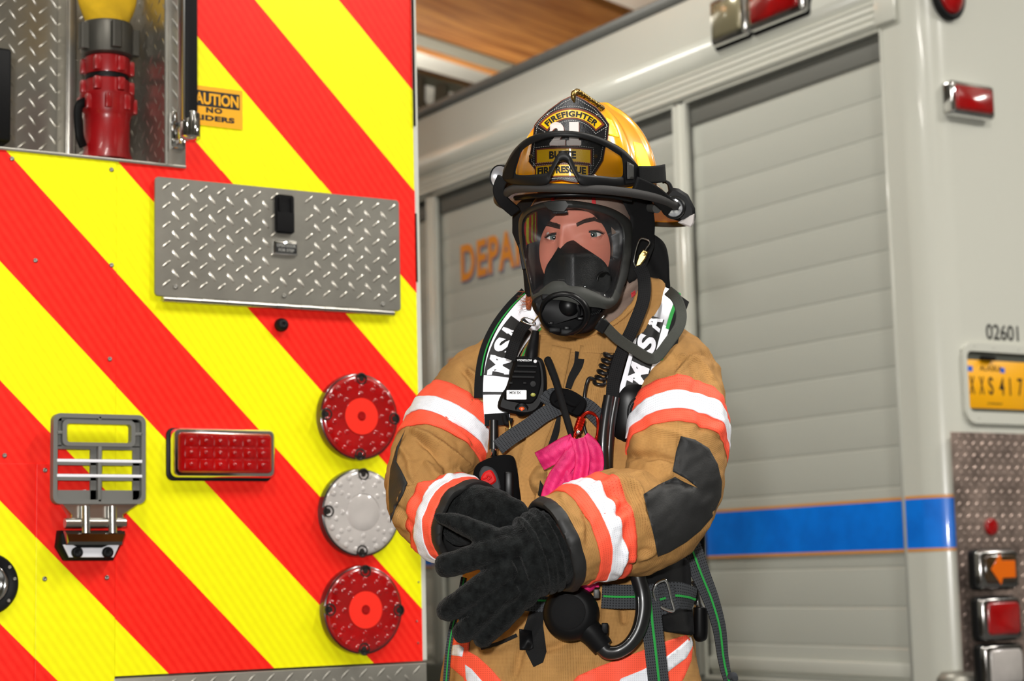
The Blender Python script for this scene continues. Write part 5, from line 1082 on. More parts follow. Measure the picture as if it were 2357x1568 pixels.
V, f, u = strap([(1214, 741, 150), (1200, 758, 140), (1188, 783, 124), (1180, 806, 118), (1174, 828, 112)], 27, 5, m=40, normal=(-.2, 0, 1)); mesh('neck_strap', V, f, 'black_webbing', msk, Q, uv=u)
mb = MB(); mb.add(*tube([(1200, 736, 148), (1212, 731, 152), (1228, 738, 158), (1232, 748, 158), (1222, 748, 156), (1206, 742, 150)], 1.8, n=8, closed=True, m=40)[:2]); mb.build('strap_ring', 'chrome', msk, Q); mb = MB(); mb.add(*tube([(1226, 744, 158), (1234, 734, 165), (1240, 726, 172)], 2, n=8)[:2]); mb.build('strap_hook', 'chrome', msk, Q); mb = MB(); mb.add(*tube([(1390, 728, 205), (1384, 736, 206), (1378, 742, 206)], 2, n=8)[:2]); mb.build('strap_ring', 'chrome', msk, Q)
mb = MB(); mb.add(*tube([(1464, 615, 58), (1459, 602, 60), (1466, 566, 58), (1476, 549, 52), (1495, 557, 40), (1487, 572, 44), (1482, 580, 48)], 1.7, n=8, m=60)[:2]); bk_ = mb.build('buckle_wire', 'chrome', msk, Q)
mb = MB(); V, f = poly([(1470, 586), (1480, 574), (1492, 580), (1486, 596), (1474, 612), (1462, 612)], 42, 56, 3); mb.add(V, f); mb.add(*lathe([(5, 0), (5, 4), (.1, 5)], (1483, 584, 56), n=16)); mb.build('buckle', 'brass', msk, Q, sharp=40)
V, f, u = strap(np.c_[[(1470, 612), (1482, 640), (1481, 690), (1458, 752), (1439, 792), (1424, 832), (1412, 880), (1409, 925)], [50, 46, 70, 95, 100, 96, 94, 92]], 30, 4, m=90); mesh('long_strap', V, f, 'black_webbing', msk, Q, uv=u)

# ================================================================ helmet
hel = thing('helmet', Q([(1345, 500, -60)])[0], 'yellow fire helmet with black leather front shield and black rubber brim edge', 'helmet')
mat('helmet_yellow', (250, 166, 6), .25, coat=1, spec=.5); mat('lime_reflective', (236, 250, 60), .45); mat('shield_leather', (20, 20, 22), .42, bump=('noise', 500, .3)); mat('leather_edge', (120, 52, 26), .6); mat('badge_yellow', (250, 190, 12), .32, coat=.4, bump=('noise', 900, .25), vary=.08)
mat('white_leather', (226, 216, 210), .6, vary=.05); mat('stitch_white', (210, 208, 204), .7); mat('rim_rubber', (42, 40, 39), .7, bump=('noise', 1400, .4))
DC = A(1350, 425, -45); DR = A(166, 190, 195); na, nb = 120, 220
RIBS = [math.radians(18+36*k) for k in range(10)]
a = np.linspace(.02, PI/2, na); b_ = np.arange(nb)*2*PI/nb; Ag, Bg = np.meshgrid(a, b_, indexing='ij')
rib = np.zeros_like(Bg)
for q in RIBS: d = (Bg-q+PI) % (2*PI)-PI; rib += np.exp(-(d/.10)**4)
disp = 1+.030*rib*np.clip(np.sin(Ag)*2.2, 0, 1)*np.clip((PI/2-Ag)*4+.5, 0, 1)
disp += .02*np.exp(-((Ag-.30)/.07)**2)
V = np.stack([DC[0]+DR[0]*disp*np.sin(Ag)*np.cos(Bg), DC[1]-DR[1]*disp*np.cos(Ag), DC[2]+DR[2]*disp*np.sin(Ag)*np.sin(Bg)], -1).reshape(-1, 3)
mesh('shell', V, grid(na, nb, closev=True), 'helmet_yellow', hel, Q); BV_D = bvh(V, grid(na, nb, closev=True))
for pts in ([(1394, 270), (1408, 277), (1419, 299), (1425, 316), (1399, 310), (1398, 290)], [(1458, 326), (1477, 331), (1489, 352), (1500, 388), (1471, 388), (1463, 358)]): drape('reflective_decal', pts, 'lime_reflective', BV_D, 1.8, 5, 2, hel)
rim = spline([(1163, 445, 90), (1185, 434, 145), (1235, 431, 190), (1300, 432, 212), (1388, 436, 200), (1470, 446, 140), (1530, 461, 60), (1575, 486, -60), (1590, 502, -160), (1560, 512, -280), (1470, 508, -360), (1340, 498, -385), (1220, 484, -330), (1160, 470, -210), (1146, 456, -60)], nb, closed=True)
base = np.stack([DC[0]+DR[0]*np.cos(b_), np.full(nb, DC[1]), DC[2]+DR[2]*np.sin(b_)], 1)
ar_ = np.unwrap(np.arctan2(rim[:, 2]-DC[2], rim[:, 0]-DC[0])); ar_ = ar_ % (2*PI); o = np.argsort(ar_); rimr = np.stack([np.interp(b_, ar_[o], rim[o, j], period=2*PI) for j in range(3)], 1)
rows = [base, base*.6+rimr*.4+[0, 2, 0], rimr, rimr+[0, 6, 0], base*.6+rimr*.4+[0, 9, 0], base*.97+DC*.03+[0, 10, 0]]
mesh('brim', np.concatenate(rows), grid(6, nb, closev=True), 'helmet_yellow', hel, Q, sharp=50)
rimr = rimr+[0, -3, 0]; V, f, u = tube(rimr+[0, 4, 0], 10.5, n=20, closed=True, raw=True); mesh('brim_edge', V, f, 'rim_rubber', hel, Q)
V, f, u = tube([(1186, 456, 90), (1235, 451, 150), (1320, 448, 172), (1400, 451, 150), (1452, 460, 95)], 6, n=12, m=60); mesh('headband', V, f, 'gloss_black', hel, Q)
V, f, u = sheet(spline([(1488, 538), (1512, 544), (1531, 563), (1539, 595), (1541, 640), (1542, 668), (1524, 677), (1500, 672), (1486, 645), (1481, 600)], 60, closed=True), 7, lambda v: -60-(v[:, 0]-1490)*.7+9*np.sin((v[:, 0]-.5*(v[:, 1]-600))/11), 14); mesh('ear_flap', V, f, 'soft_black', hel, Q)
V, f, u = tube([(1496, 478, -30), (1512, 480, 5)], 11, n=20, m=2); mesh('ratchet_knob', V, f, 'dark_grey_plastic', hel, Q, sharp=40)
# leather front
def sz_(x, y): return 182-((x-1318)/92)**2*34-.06*(y-300)
shp = [(1322, 219), (1345, 231), (1372, 248), (1388, 267), (1401, 286), (1398, 318), (1391, 346), (1387, 369), (1366, 402), (1340, 410), (1328, 420), (1292, 414), (1258, 418), (1244, 404), (1218, 372), (1223, 344), (1228, 313), (1231, 289), (1240, 277), (1263, 255), (1294, 232)]
pl_ = lambda P: np.concatenate([np.array([P[i]+(P[(i+1) % len(P)]-P[i])*t for t in np.linspace(0, 1, 6)[:-1]]) for i in range(len(P))])
shpd = pl_(np.array(shp, float)); V, f, u = sheet(shpd, 9, lambda v: sz_(v[:, 0], v[:, 1]), 5); sh = mesh('front_shield', V, f, 'shield_leather', hel, Q, sharp=50)
def off_poly(P, d):
    P = np.asarray(P, float); n_ = len(P); e = np.roll(P, -1, 0)-np.roll(P, 1, 0); nr_ = np.stack([e[:, 1], -e[:, 0]], 1); nr_ /= np.linalg.norm(nr_, axis=1)[:, None]; s = np.sign(.5*np.sum(P[:, 0]*np.roll(P[:, 1], -1)-np.roll(P[:, 0], -1)*P[:, 1])); return P-nr_*s*d
c_ = shpd.mean(0); bo = off_poly(shpd, -1.6); rows = [np.c_[bo, sz_(bo[:, 0], bo[:, 1])-6], np.c_[bo, sz_(bo[:, 0], bo[:, 1])-1], np.c_[shpd, sz_(*shpd.T)]]; mesh('shield_edge', np.concatenate(rows), grid(3, len(bo), closev=True), 'leather_edge', sh, Q)
def stitches(P, zfun, par, closed=True, st=5.2, r=.55, dz=1.2, m='stitch_white'):
    P = np.asarray(P, float); P = np.r_[P, P[:1]] if closed else P; s = np.r_[0, np.cumsum(np.linalg.norm(np.diff(P, axis=0), axis=1))]; mb = MB(); q = 0
    while q+st*.6 < s[-1]:
        a = A(np.interp(q, s, P[:, 0]), np.interp(q, s, P[:, 1])); b = A(np.interp(q+st*.6, s, P[:, 0]), np.interp(q+st*.6, s, P[:, 1])); mb.add(*tube([(*a, zfun(*a)+dz), (*b, zfun(*b)+dz)], r, n=5, m=2)[:2]); q += st
    return mb.build('stitching', m, par, Q)
stitches(off_poly(shpd, 5), sz_, sh)
AC = A(1315.5, 342.5)
def arc(r0, r1, a, n=30): t = np.radians(np.linspace(-a, a, n)); return np.r_[np.stack([AC[0]+r1*np.sin(t), AC[1]-r1*np.cos(t)], 1), np.stack([AC[0]+r0*np.sin(t[::-1]), AC[1]-r0*np.cos(t[::-1])], 1)]
def plate(name, P, m, dz, par, th=1.5, st=7): V, f, u = sheet(P, st, lambda v: sz_(v[:, 0], v[:, 1])+dz, th); return mesh(name, V, f, m, par, Q, sharp=40)
bb = plate('banner_border', arc(69, 94, 54), 'leather_edge', 1.5, sh); ban = plate('banner', arc(72, 90, 51), 'badge_yellow', 2.6, sh); stitches(arc(65, 98, 58), sz_, sh)
def on_shield(V, h=1): return np.c_[V[:, 0], V[:, 1], sz_(V[:, 0], V[:, 1])+V[:, 2]]
def badge_text(s, w, h, place, m, dz, **k):
    V, f = text_fit(s, w, h, 1.0, bold=.05, **k); P = place(V[:, 0], V[:, 1]); return mesh('lettering', on_shield(np.c_[P, V[:, 2]+dz]), f, m, sh, Q, smooth=False)
badge_text('FIREFIGHTER', 132, 13.5, lambda x, y: np.stack([AC[0]+(80.5+y)*np.sin(x/81), AC[1]-(80.5+y)*np.cos(x/81)], 1), 'ink_black', 2.6, sp=1.1)
for ch, x, w_ in (('2', 1283, 36), ('1', 1321, 22)):
    for m, d, o in (('leather_edge', 1.2, 1.6), ('white_leather', 2.4, 0)): V, f = text_fit(ch, w_, 54, 1.6, bold=.055); mesh('numeral', on_shield(np.c_[x+V[:, 0]+o, 308-V[:, 1]+o, V[:, 2]+d]), f, m, sh, Q, smooth=False)
for x0, x1 in ((1304, 1338),): plate('numeral_foot', rrect(x0, 323, x1, 335, 3), 'white_leather', 3.4, sh)
def bow(P, k=.0011): P = np.asarray(P, float).copy(); P[:, 1] += (P[:, 0]-1298)**2*k; return P
def rr_dense(x0, y0, x1, y1): return pl_(np.array([(x0, y0), (x1, y0), (x1, y1), (x0, y1)], float))
for (x0, y0, x1, y1) in ((1236, 342, 1359, 371), (1234, 379, 1353, 404)):
    plate('plate_border', bow(rr_dense(x0-3, y0-3, x1+3, y1+3)), 'leather_edge', 1.5, sh); plate('name_plate', bow(rr_dense(x0, y0, x1, y1)), 'badge_yellow', 2.6, sh); stitches(bow(rr_dense(x0-7, y0-7, x1+7, y1+6)), sz_, sh)
badge_text('BUTTE', 62, 18, lambda x, y: bow(np.stack([1295+x, 356-y], 1)), 'ink_black', 2.6, sp=1.05)
badge_text('FIRE RESCUE', 112, 17, lambda x, y: bow(np.stack([1293+x, 390.5-y], 1)), 'ink_black', 2.6, sp=1.0)
for x, y in ((1261, 265), (1374, 265)): mesh('rivet', *lathe([(3, 0), (2.6, 1.6), (.1, 2.4)], (x, y, sz_(x, y)+.5), n=14), 'chrome', sh, Q)
for x, y in ((1222, 360), (1371, 360)): mesh('rivet', *lathe([(5, 0), (4.4, 3), (.1, 5)], (x, y, sz_(x, y)+.5), n=18), 'brass', sh, Q)
mb = MB(); mb.add(*tube([(1322, 235, 190, 2.5), (1319.5, 224, 195, 5.5), (1321, 214, 190, 6.5), (1328, 210, 176, 7)], 5, n=14, m=20)[:2]); V, f, u = tube([(1324, 212, 182, 8), (1338, 218, 158, 8), (1356, 230, 125, 7), (1374, 243, 92, 8), (1386, 250, 70, 7)], 7, n=18, m=50); V = V+wob(V, 7, 60)[:, None]*2.2; mb.add(V, f)
for k in range(9): t = k/8; c = A(1332+t*48, 213+t*34, 172-t*85); mb.add(*tube([c+A(0, -8, 8), c+A(9, 2, 10)], 1.6, n=6, m=2)[:2])
mb.build('eagle_finial', 'brass', hel, Q)

# ================================================================ goggles on the helmet
gog = thing('goggles', Q([(1310, 420, 200)])[0], 'black framed clear safety goggles strapped round the front of the helmet', 'goggles')
def gz(x, y): return 226-((x-1308)/150)**2*95
GC = (1308, 372); GN = 200
go = star([(1166, 376), (1178, 352), (1196, 334), (1229, 314), (1260, 305), (1299, 303), (1343, 308), (1388, 322), (1430, 344), (1462, 376), (1474, 398), (1472, 418), (1440, 424), (1380, 423), (1335, 420), (1322, 408), (1312, 392), (1298, 386), (1284, 392), (1272, 408), (1258, 420), (1200, 421), (1160, 412), (1158, 396)], GC, GN)
def loopfrom(P, n): return spline(np.asarray(P, float), n, closed=True)
OUT = [(1299, 304), (1343, 308), (1388, 322), (1430, 344), (1458, 372), (1472, 398), (1471, 418), (1440, 427), (1385, 427), (1342, 425), (1328, 408), (1317, 388), (1308, 372), (1297, 367), (1286, 371), (1276, 386), (1266, 406), (1256, 423), (1205, 425), (1166, 416), (1160, 398), (1170, 372), (1184, 348), (1205, 327), (1229, 314), (1262, 306)]
INN = [(1299, 311), (1341, 315), (1384, 329), (1416, 347), (1434, 362), (1438, 392), (1434, 409), (1415, 412), (1380, 409), (1336, 405), (1325, 395), (1314, 370), (1307, 358), (1297, 353), (1287, 357), (1279, 370), (1268, 392), (1258, 402), (1215, 407), (1186, 405), (1183, 394), (1190, 368), (1198, 346), (1214, 332), (1234, 322), (1264, 313)]
def pair(Ao, Ai, n=14): f_ = lambda P: spline(np.asarray(P, float), 1, closed=True)
def dens(P, k=9):
    P = np.asarray(P, float); m = len(P); out = []
    for i in range(m):
        p0, p1, p2, p3 = P[i-1], P[i], P[(i+1) % m], P[(i+2) % m]; t = (np.arange(k)/k)[:, None]; out.append(.5*(2*p1+(p2-p0)*t+(2*p0-5*p1+4*p2-p3)*t*t+(3*p1-p0-3*p2+p3)*t**3))
    return np.concatenate(out)
Og, Ig = off_poly(dens(OUT), -3), off_poly(dens(INN), 4); n = len(Og); L2 = lambda P, d: np.c_[P, gz(P[:, 0], P[:, 1])+d]
rows = [L2(Og, -34), L2(Og, -3), L2(Og+(Ig-Og)*.2, 2), L2(Og+(Ig-Og)*.8, 3), L2(Ig, 0), L2(Ig, -8), L2(Og+(Ig-Og)*.5, -34)]; mesh('goggle_frame', np.concatenate(rows), grid(7, n, closeu=True, closev=True), 'black_rubber', gog, Q, sharp=60)
glass('goggle_glass', tint=(225, 225, 225), refl=.05, rough=.03, mul=.97)
V, f, u = sheet(Ig, 8, lambda v: gz(v[:, 0], v[:, 1])-4, 2); mesh('goggle_lens', V, f, 'goggle_glass', gog, Q)
mb = MB(); V, f, u = sheet([(1430, 350), (1466, 378), (1477, 392), (1476, 418), (1440, 423), (1437, 400)], 7, lambda v: gz(v[:, 0], v[:, 1])+5, 14); mb.add(V, f); mb.build('strap_pivot', 'black_plastic', gog, Q, sharp=40); mb = MB(); V, f, u = sheet([(1194, 338), (1170, 372), (1156, 405), (1162, 414), (1180, 410), (1184, 385), (1196, 352)], 7, lambda v: gz(v[:, 0], v[:, 1])+5, 14); mb.add(V, f); mb.build('strap_pivot', 'black_plastic', gog, Q, sharp=40)
V, f, u = sheet([(1444, 372), (1459, 380), (1459, 412), (1444, 412)], 6, lambda v: gz(v[:, 0], v[:, 1])+9, 6); mesh('pivot_window', V, f, 'dark_grey_plastic', gog, Q)
V, f, u = strap([(1472, 402, 125), (1500, 402, 90), (1524, 400, 40), (1530, 398, -20)], 40, 5, m=30, normal=(.4, 0, 1)); mesh('goggle_strap', V, f, 'soft_black', gog, Q)
V, f, u = strap([(1462, 424, 150), (1500, 442, 110), (1530, 466, 60), (1542, 482, 20)], 36, 8, m=30, normal=(.3, .1, 1)); mesh('goggle_strap', V, f, 'soft_black', gog, Q)
V, f, u = strap([(1158, 408, 120), (1148, 436, 112), (1158, 462, 100), (1186, 488, 70)], 26, 10, m=30, normal=(-.3, 0, 1)); mesh('goggle_strap', V, f, 'soft_black', gog, Q)
V, f = text_fit('ESS', 26, 4, .8, bold=.02); 
# ================================================================ helmet lamps
fl_ = thing('flashlight', Q([(1565, 520, 0)])[0], 'black angled flashlight with LED reflector clamped on the helmet brim, right of the mask', 'flashlight')
mb = MB(); V, f = poly([(1532, 446), (1546, 432), (1562, 434), (1584, 448), (1600, 480), (1601, 500), (1592, 514), (1572, 512), (1546, 504), (1532, 490), (1526, 466)], -70, -14, 7); mb.add(V, f); hb = mb.build('lamp_body', 'black_plastic', fl_, Q, sharp=40)
mesh('lamp_head', *lathe([(20, -26), (26, -20), (27, 2), (25, 8), (21, 9), (20.5, 2)], (1551, 478, 4), (-.12, .08, 1), 48, cap=False), 'gloss_black', fl_, Q, sharp=40)
mesh('reflector', *lathe([(20.5, 3), (15, -5), (8, -9), (.1, -10)], (1551, 478, 4), (-.12, .08, 1), 40, cap=False), 'lamp_silver', fl_, Q)
mat('led_white', (250, 250, 246), .3, coat=.5)
mb = MB()
for k in range(7):
    r_, t = (0 if k == 0 else 11.5), k*PI/3; mb.add(*lathe([(5.2, -8), (4.6, 1), (2.5, 4), (.1, 5)], (1551+r_*math.cos(t), 478+r_*math.sin(t), 3), (-.12, .08, 1), 14))
mb.build('led_cluster', 'led_white', fl_, Q)
mesh('lens', *lathe([(20.5, 7), (.1, 8)], (1551, 478, 4), (-.12, .08, 1), 40, cap=False), 'goggle_glass', fl_, Q)
V, f = poly([(1584, 497), (1599, 492), (1598, 514), (1590, 524), (1572, 518), (1560, 512)], -50, -12, 4); mesh('clear_tail', V, f, 'clear_lens', fl_, Q, sharp=40)
V, f, u = tube([(1545, 440, -30, 7), (1540, 424, -30, 5), (1530, 418, -30, 4), (1524, 420, -30, 4)], 5, n=12); mesh('clamp_lever', V, f, 'black_plastic', fl_, Q)
hl = thing('helmet_lamp', Q([(1150, 440, 60)])[0], 'small round chrome-faced lamp on the helmet brim, beside the left end of the goggles', 'lamp')
mesh('lamp_body', *lathe([(15, -44), (24, -30), (29, -12), (30, 0), (28, 4), (26, 2)], (1151, 408, 62), (-.62, -.02, .78), 44, cap=False), 'black_plastic', hl, Q, sharp=50)
mesh('reflector', *lathe([(26, 1), (20, -7), (9, -12), (.1, -13)], (1151, 408, 62), (-.62, -.02, .78), 40, cap=False), 'lamp_silver', hl, Q); mesh('lens', *lathe([(26, 2), (14, 7), (.1, 8)], (1151, 408, 62), (-.62, -.02, .78), 40, cap=False), 'goggle_glass', hl, Q)
mesh('bulb', *lathe([(5, -10), (4, 0), (.1, 3)], (1151, 408, 62), (-.62, -.02, .78), 16), 'led_white', hl, Q)
# ================================================================ breathing apparatus harness
har = thing('air_pack_harness', Q([(1320, 1480, 60)])[0], 'air pack harness with lettered silver shoulder straps and black hoses over the tan jacket', 'harness')
cloth('charcoal_webbing', (58, 60, 63), (20, 21, 23), 1/.0042, bs=.6, thr=(.35, .8)); mat('green_line', (22, 150, 56), .7, bump=('noise', 1500, .5)); mat('silver_reflective', (238, 238, 244), .3, vary=.04); mat('silver_foil', (205, 206, 212), .25, .55, vary=.06); mat('panel_grey', (50, 52, 55), .6, spec=.2); mat('button_red', (190, 20, 20), .55, spec=.2); mat('hose_rubber', (20, 20, 21), .33, coat=.15); mat('pink_webbing', (206, 34, 104), .5, vary=.12, bump=('noise', 1000, .5)); mat('carabiner_red', (196, 40, 20), .22, .8); mat('label_white', (228, 228, 230), .5); mat('indicator_orange', (232, 84, 16), .4, coat=.5)
class Run:                                    # a flat run of webbing that other layers can follow
    def __init__(s, P, n=160, normal=(0, 0, 1)):
        s.C = spline(np.asarray(P, float), n); s.n = n; T = np.gradient(s.C[:, :3], axis=0); T /= np.linalg.norm(T, axis=1)[:, None]; N0 = np.broadcast_to(A(*normal), T.shape); S = np.cross(N0, T); s.S = S/np.linalg.norm(S, axis=1)[:, None]; s.N = np.cross(T, s.S); s.L = np.r_[0, np.cumsum(np.linalg.norm(np.diff(s.C[:, :3], axis=0), axis=1))]
    def at(s, u, v, h):                       # u along (units), v across, h above, curved gently across
        f = lambda A_: np.stack([np.interp(u, s.L, A_[:, i]) for i in range(3)], -1); return f(s.C)+v[..., None]*f(s.S)+(h-.0035*v*v)[..., None]*f(s.N)
    def layer(s, name, m, u0, u1, v0, v1, h, par, th=3, nv=7):
        """sheet between u0..u1 and v0..v1 (v may be a pair at both ends)"""
        nu = max(6, int((u1-u0)/5)); u = np.linspace(u0, u1, nu); v0a = np.interp(u, (u0, u1), v0 if np.ndim(v0) else (v0, v0)); v1a = np.interp(u, (u0, u1), v1 if np.ndim(v1) else (v1, v1)); k = np.linspace(0, 1, nv); rows = []
        for hh, kk in ((h, k), (h-th, k[::-1])):
            for q in kk: rows.append(s.at(u, v0a+(v1a-v0a)*q, np.full(nu, float(hh))))
        V = np.concatenate(rows); uv = np.stack([np.tile(u, 2*nv), np.repeat(np.r_[k, k[::-1]]*60, nu)], 1)*U; n2 = 2*nv
        return mesh(name, V, grid(n2, nu, closeu=True)+[tuple(i*nu for i in range(n2)), tuple(i*nu+nu-1 for i in range(n2))], m, par, Q, uv=uv, sharp=50)
    def text(s, t, u, v, w, h, m, par, z, rot=0, **k):
        """lettering reading against the run (bottom to top), tops towards -x"""
        V, f = text_fit(t, w, h, 1.0, **k); return mesh('lettering', s.at(u-V[:, 0], v+V[:, 1]*s.sg, z+V[:, 2]), f, m, par, Q, smooth=False)
# left strap (viewer's left), width about 95
RL = Run([(1238, 700, -40), (1205, 733, -34), (1176, 772, -10), (1156, 815, 22), (1146, 862, 40), (1143, 915, 50), (1146, 980, 56)]); RL.sg = 1 if RL.S[50][0] < 0 else -1; e = RL.sg
def side(R, a, b): return (a*-R.sg, b*-R.sg)  # a..b measured to the viewer's right
def lay_(R, name, m, u0, u1, a0, a1, h, par, **k):
    f = lambda q: tuple(-R.sg*x for x in q) if np.ndim(q) else -R.sg*q
    return R.layer(name, m, u0, u1, f(a0), f(a1), h, par, **k)
LT = RL.L[-1]
pl1 = lay_(RL, 'shoulder_pad', 'soft_black', 0, LT*.80, -52, 40, 0, har, th=14); 
st1 = lay_(RL, 'shoulder_strap', 'silver_reflective', 4, LT*.985, (-36, -30), (44, 28), 5, har, th=4)
lay_(RL, 'green_edge', 'green_line', 0, LT*.66, -40, -37, 6, st1, th=4); lay_(RL, 'green_edge', 'green_line', 8, LT*.5, 44, 47, 6, st1, th=4)
lay_(RL, 'black_field', 'ink_black', LT*.19, LT*.655, (-26, -32), (34, 34), 6.5, st1); lay_(RL, 'strap_seam', 'ink_black', LT*.765, LT*.785, -32, 30, 7, st1); lay_(RL, 'strap_hem', 'soft_black', LT*.915, LT, -30, 28, 8, st1, th=6)
for ch, u, w, v in (('M', .575, 52, 2), ('S', .42, 42, 1), ('A', .285, 42, 0)): RL.text(ch, LT*u, v*0, w, 50, 'silver_reflective', st1, 7, bold=.045, shear=-.15)
RR = Run([(1532, 664, -70), (1518, 700, -34), (1503, 748, 2), (1489, 800, 34), (1474, 855, 52), (1460, 905, 62), (1452, 935, 64)]); RR.sg = 1 if RR.S[50][0] < 0 else -1; LR = RR.L[-1]
pr1 = lay_(RR, 'shoulder_pad', 'soft_black', 0, LR, (-34, -40), (62, 72), 0, har, th=16)
st2 = lay_(RR, 'shoulder_strap', 'silver_foil', 2, LR*.985, -34, 36, 5, har, th=4)
lay_(RR, 'silver_field', 'silver_reflective', LR*.34, LR*.98, -36, 38, 6, st2, th=2)
lay_(RR, 'green_edge', 'green_line', 0, LR*.36, 30, 38, 7, st2, th=3); lay_(RR, 'green_edge', 'green_line', LR*.44, LR, 40, 43, 6, st2, th=4)
lay_(RR, 'black_field', 'ink_black', LR*.30, LR*.90, (-30, -24), 22, 7.5, st2)
for ch, u, w in (('M', .77, 54), ('S', .535, 44), ('A', .36, 40)): RR.text(ch, LR*u, 3*RR.sg, w, 44, 'silver_reflective', st2, 8, bold=.045, shear=.15)
pipe = lambda name, P, r, m, par, n=18, mm=None, **k: mesh(name, *tube(P, r, n=n, m=mm, **k)[:2], m, par, Q, sharp=60)
# air line under the left strap: tube, steel ferrule, alarm module with red button
pipe('air_line', [(1136, 968, 62), (1136, 1035, 72)], 11, 'hose_rubber', har); mesh('ferrule', *lathe([(8, 0), (9.5, 1), (9.5, 26), (8, 28)], (1136, 1024, 72), (0, 1, 0.05), 24), 'chrome', har, Q, sharp=40)
V, f, u = sheet(spline([(1088, 1100), (1096, 1072), (1120, 1057), (1150, 1048), (1180, 1050), (1188, 1072), (1194, 1112), (1196, 1175), (1150, 1180), (1110, 1150), (1090, 1125)], 70, closed=True), 7, lambda v: 128+.0*v[:, 0]-((v[:, 0]-1142)/56)**4*16, 50); am = mesh('alarm_module', V, f, 'satin_black', har, Q, sharp=50)
V, f = poly(spline([(1110, 1076), (1128, 1075), (1142, 1087), (1151, 1115), (1150, 1128), (1134, 1124), (1104, 1100)], 50, closed=True), 120, 136, 3); mesh('grey_panel', V, f, 'panel_grey', am, Q, sharp=40)
V, f = poly(spline([(1107, 1106), (1114, 1088), (1131, 1083), (1142, 1102), (1138, 1112), (1121, 1119)], 40, closed=True), 130, 143, 4); mesh('red_button', V, f, 'button_red', am, Q, sharp=40)
mb = MB(); mb.add(*tube([(1112, 1103, 143), (1120, 1100, 146), (1122, 1094, 145), (1130, 1099, 145), (1122, 1106, 145)], 2, n=8)[:2]); mb.build('button_mark', 'button_red', am, Q)
V, f = box((1160, 1085, 124), (1182, 1170, 134), 5); mesh('display_window', V, f, 'gloss_black', am, Q)
# right side: paired hoses, round-cornered voice amplifier, coiled cord
pipe('pressure_hose', [(1402, 912, 108), (1394, 960, 116), (1388, 1020, 124), (1389, 1090, 128)], 13, 'hose_rubber', har); pipe('pressure_hose', [(1418, 915, 96), (1408, 970, 102), (1402, 1030, 110), (1400, 1090, 112)], 10, 'hose_rubber', har)
V, f, u = sheet(spline([(1427, 903), (1445, 887), (1476, 886), (1502, 900), (1509, 922), (1500, 960), (1480, 1000), (1448, 1018), (1415, 1006), (1408, 965), (1414, 930)], 90, closed=True), 6, lambda v: 84-((v[:, 0]-1452)/46)**2*14-((v[:, 1]-950)/66)**4*12, 42); am2 = mesh('voice_amplifier', V, f, 'gloss_black', har, Q, sharp=50)
mb = MB()
for r_ in (26, 19, 12): a_ = np.linspace(0, 2*PI, 40)[:-1]; mb.add(*tube(np.c_[1466+r_*.8*np.cos(a_), 953+r_*1.35*np.sin(a_), 82-((1466+r_*.8*np.cos(a_)-1452)/46)**2*14+2], 2.2, n=8, closed=True, raw=True)[:2])
for k in range(14): a_ = k*2*PI/14; mb.add(*tube([(1466+8*math.cos(a_), 953+14*math.sin(a_), 83), (1466+21*math.cos(a_), 953+35*math.sin(a_), 78)], 1.4, n=6, m=2)[:2])
mb.build('speaker_grille', 'black_plastic', am2, Q)
t = np.linspace(0, 1, 220); cx_ = 1404-26*t; cy_ = 812+72*t; ph = t*2*PI*5.5; C_ = np.c_[cx_+11*np.cos(ph), cy_+5*np.sin(ph)+4*np.cos(ph), 86+10*np.sin(ph)]
V, f, u = tube(C_, 4, n=10, raw=True); cc = mesh('coiled_cord', V, f, 'hose_rubber', har, Q); pipe('cord_lead', [C_[-1], (1368, 874, 92), (1356, 871, 96), (1350, 885, 98), (1346, 905, 104), (1344, 925, 106)], 4, 'hose_rubber', cc)
# chest strap and buckle
s1 = Run([(1146, 1030, 112), (1178, 1006, 116), (1215, 982, 118), (1252, 955, 116), (1285, 938, 112)]); s1.sg = 1; cs = s1.layer('chest_strap', 'charcoal_webbing', 0, s1.L[-1], -18, 18, 4, har, th=4)
s2 = Run([(1256, 930, 108), (1266, 915, 112), (1284, 912, 112), (1300, 925, 112)]); s2.layer('strap_loop', 'charcoal_webbing', 0, s2.L[-1], -19, 19, 6, cs, th=5); s3 = Run([(1338, 930, 112), (1358, 942, 112), (1378, 962, 108), (1398, 985, 100)]); s3.layer('chest_strap', 'charcoal_webbing', 0, s3.L[-1], -19, 19, 6, har, th=5)
V, f = poly(spline([(1265, 915), (1279, 896), (1311, 897), (1346, 918), (1349, 937), (1333, 959), (1307, 951), (1272, 934)], 60, closed=True), 108, 132, 4); mesh('chest_buckle', V, f, 'satin_black', har, Q, sharp=40)
mb = MB(); mb.add(*tube([(1276, 926, 134), (1300, 908, 134)], 2, n=6, m=2)[:2]); mb.add(*tube([(1316, 948, 134), (1336, 922, 134)], 2, n=6, m=2)[:2]); mb.add(*tube([(1290, 915, 132), (1312, 930, 134), (1326, 934, 134)], 5, n=10)[:2]); mb.build('buckle_ribs', 'satin_black', har, Q)
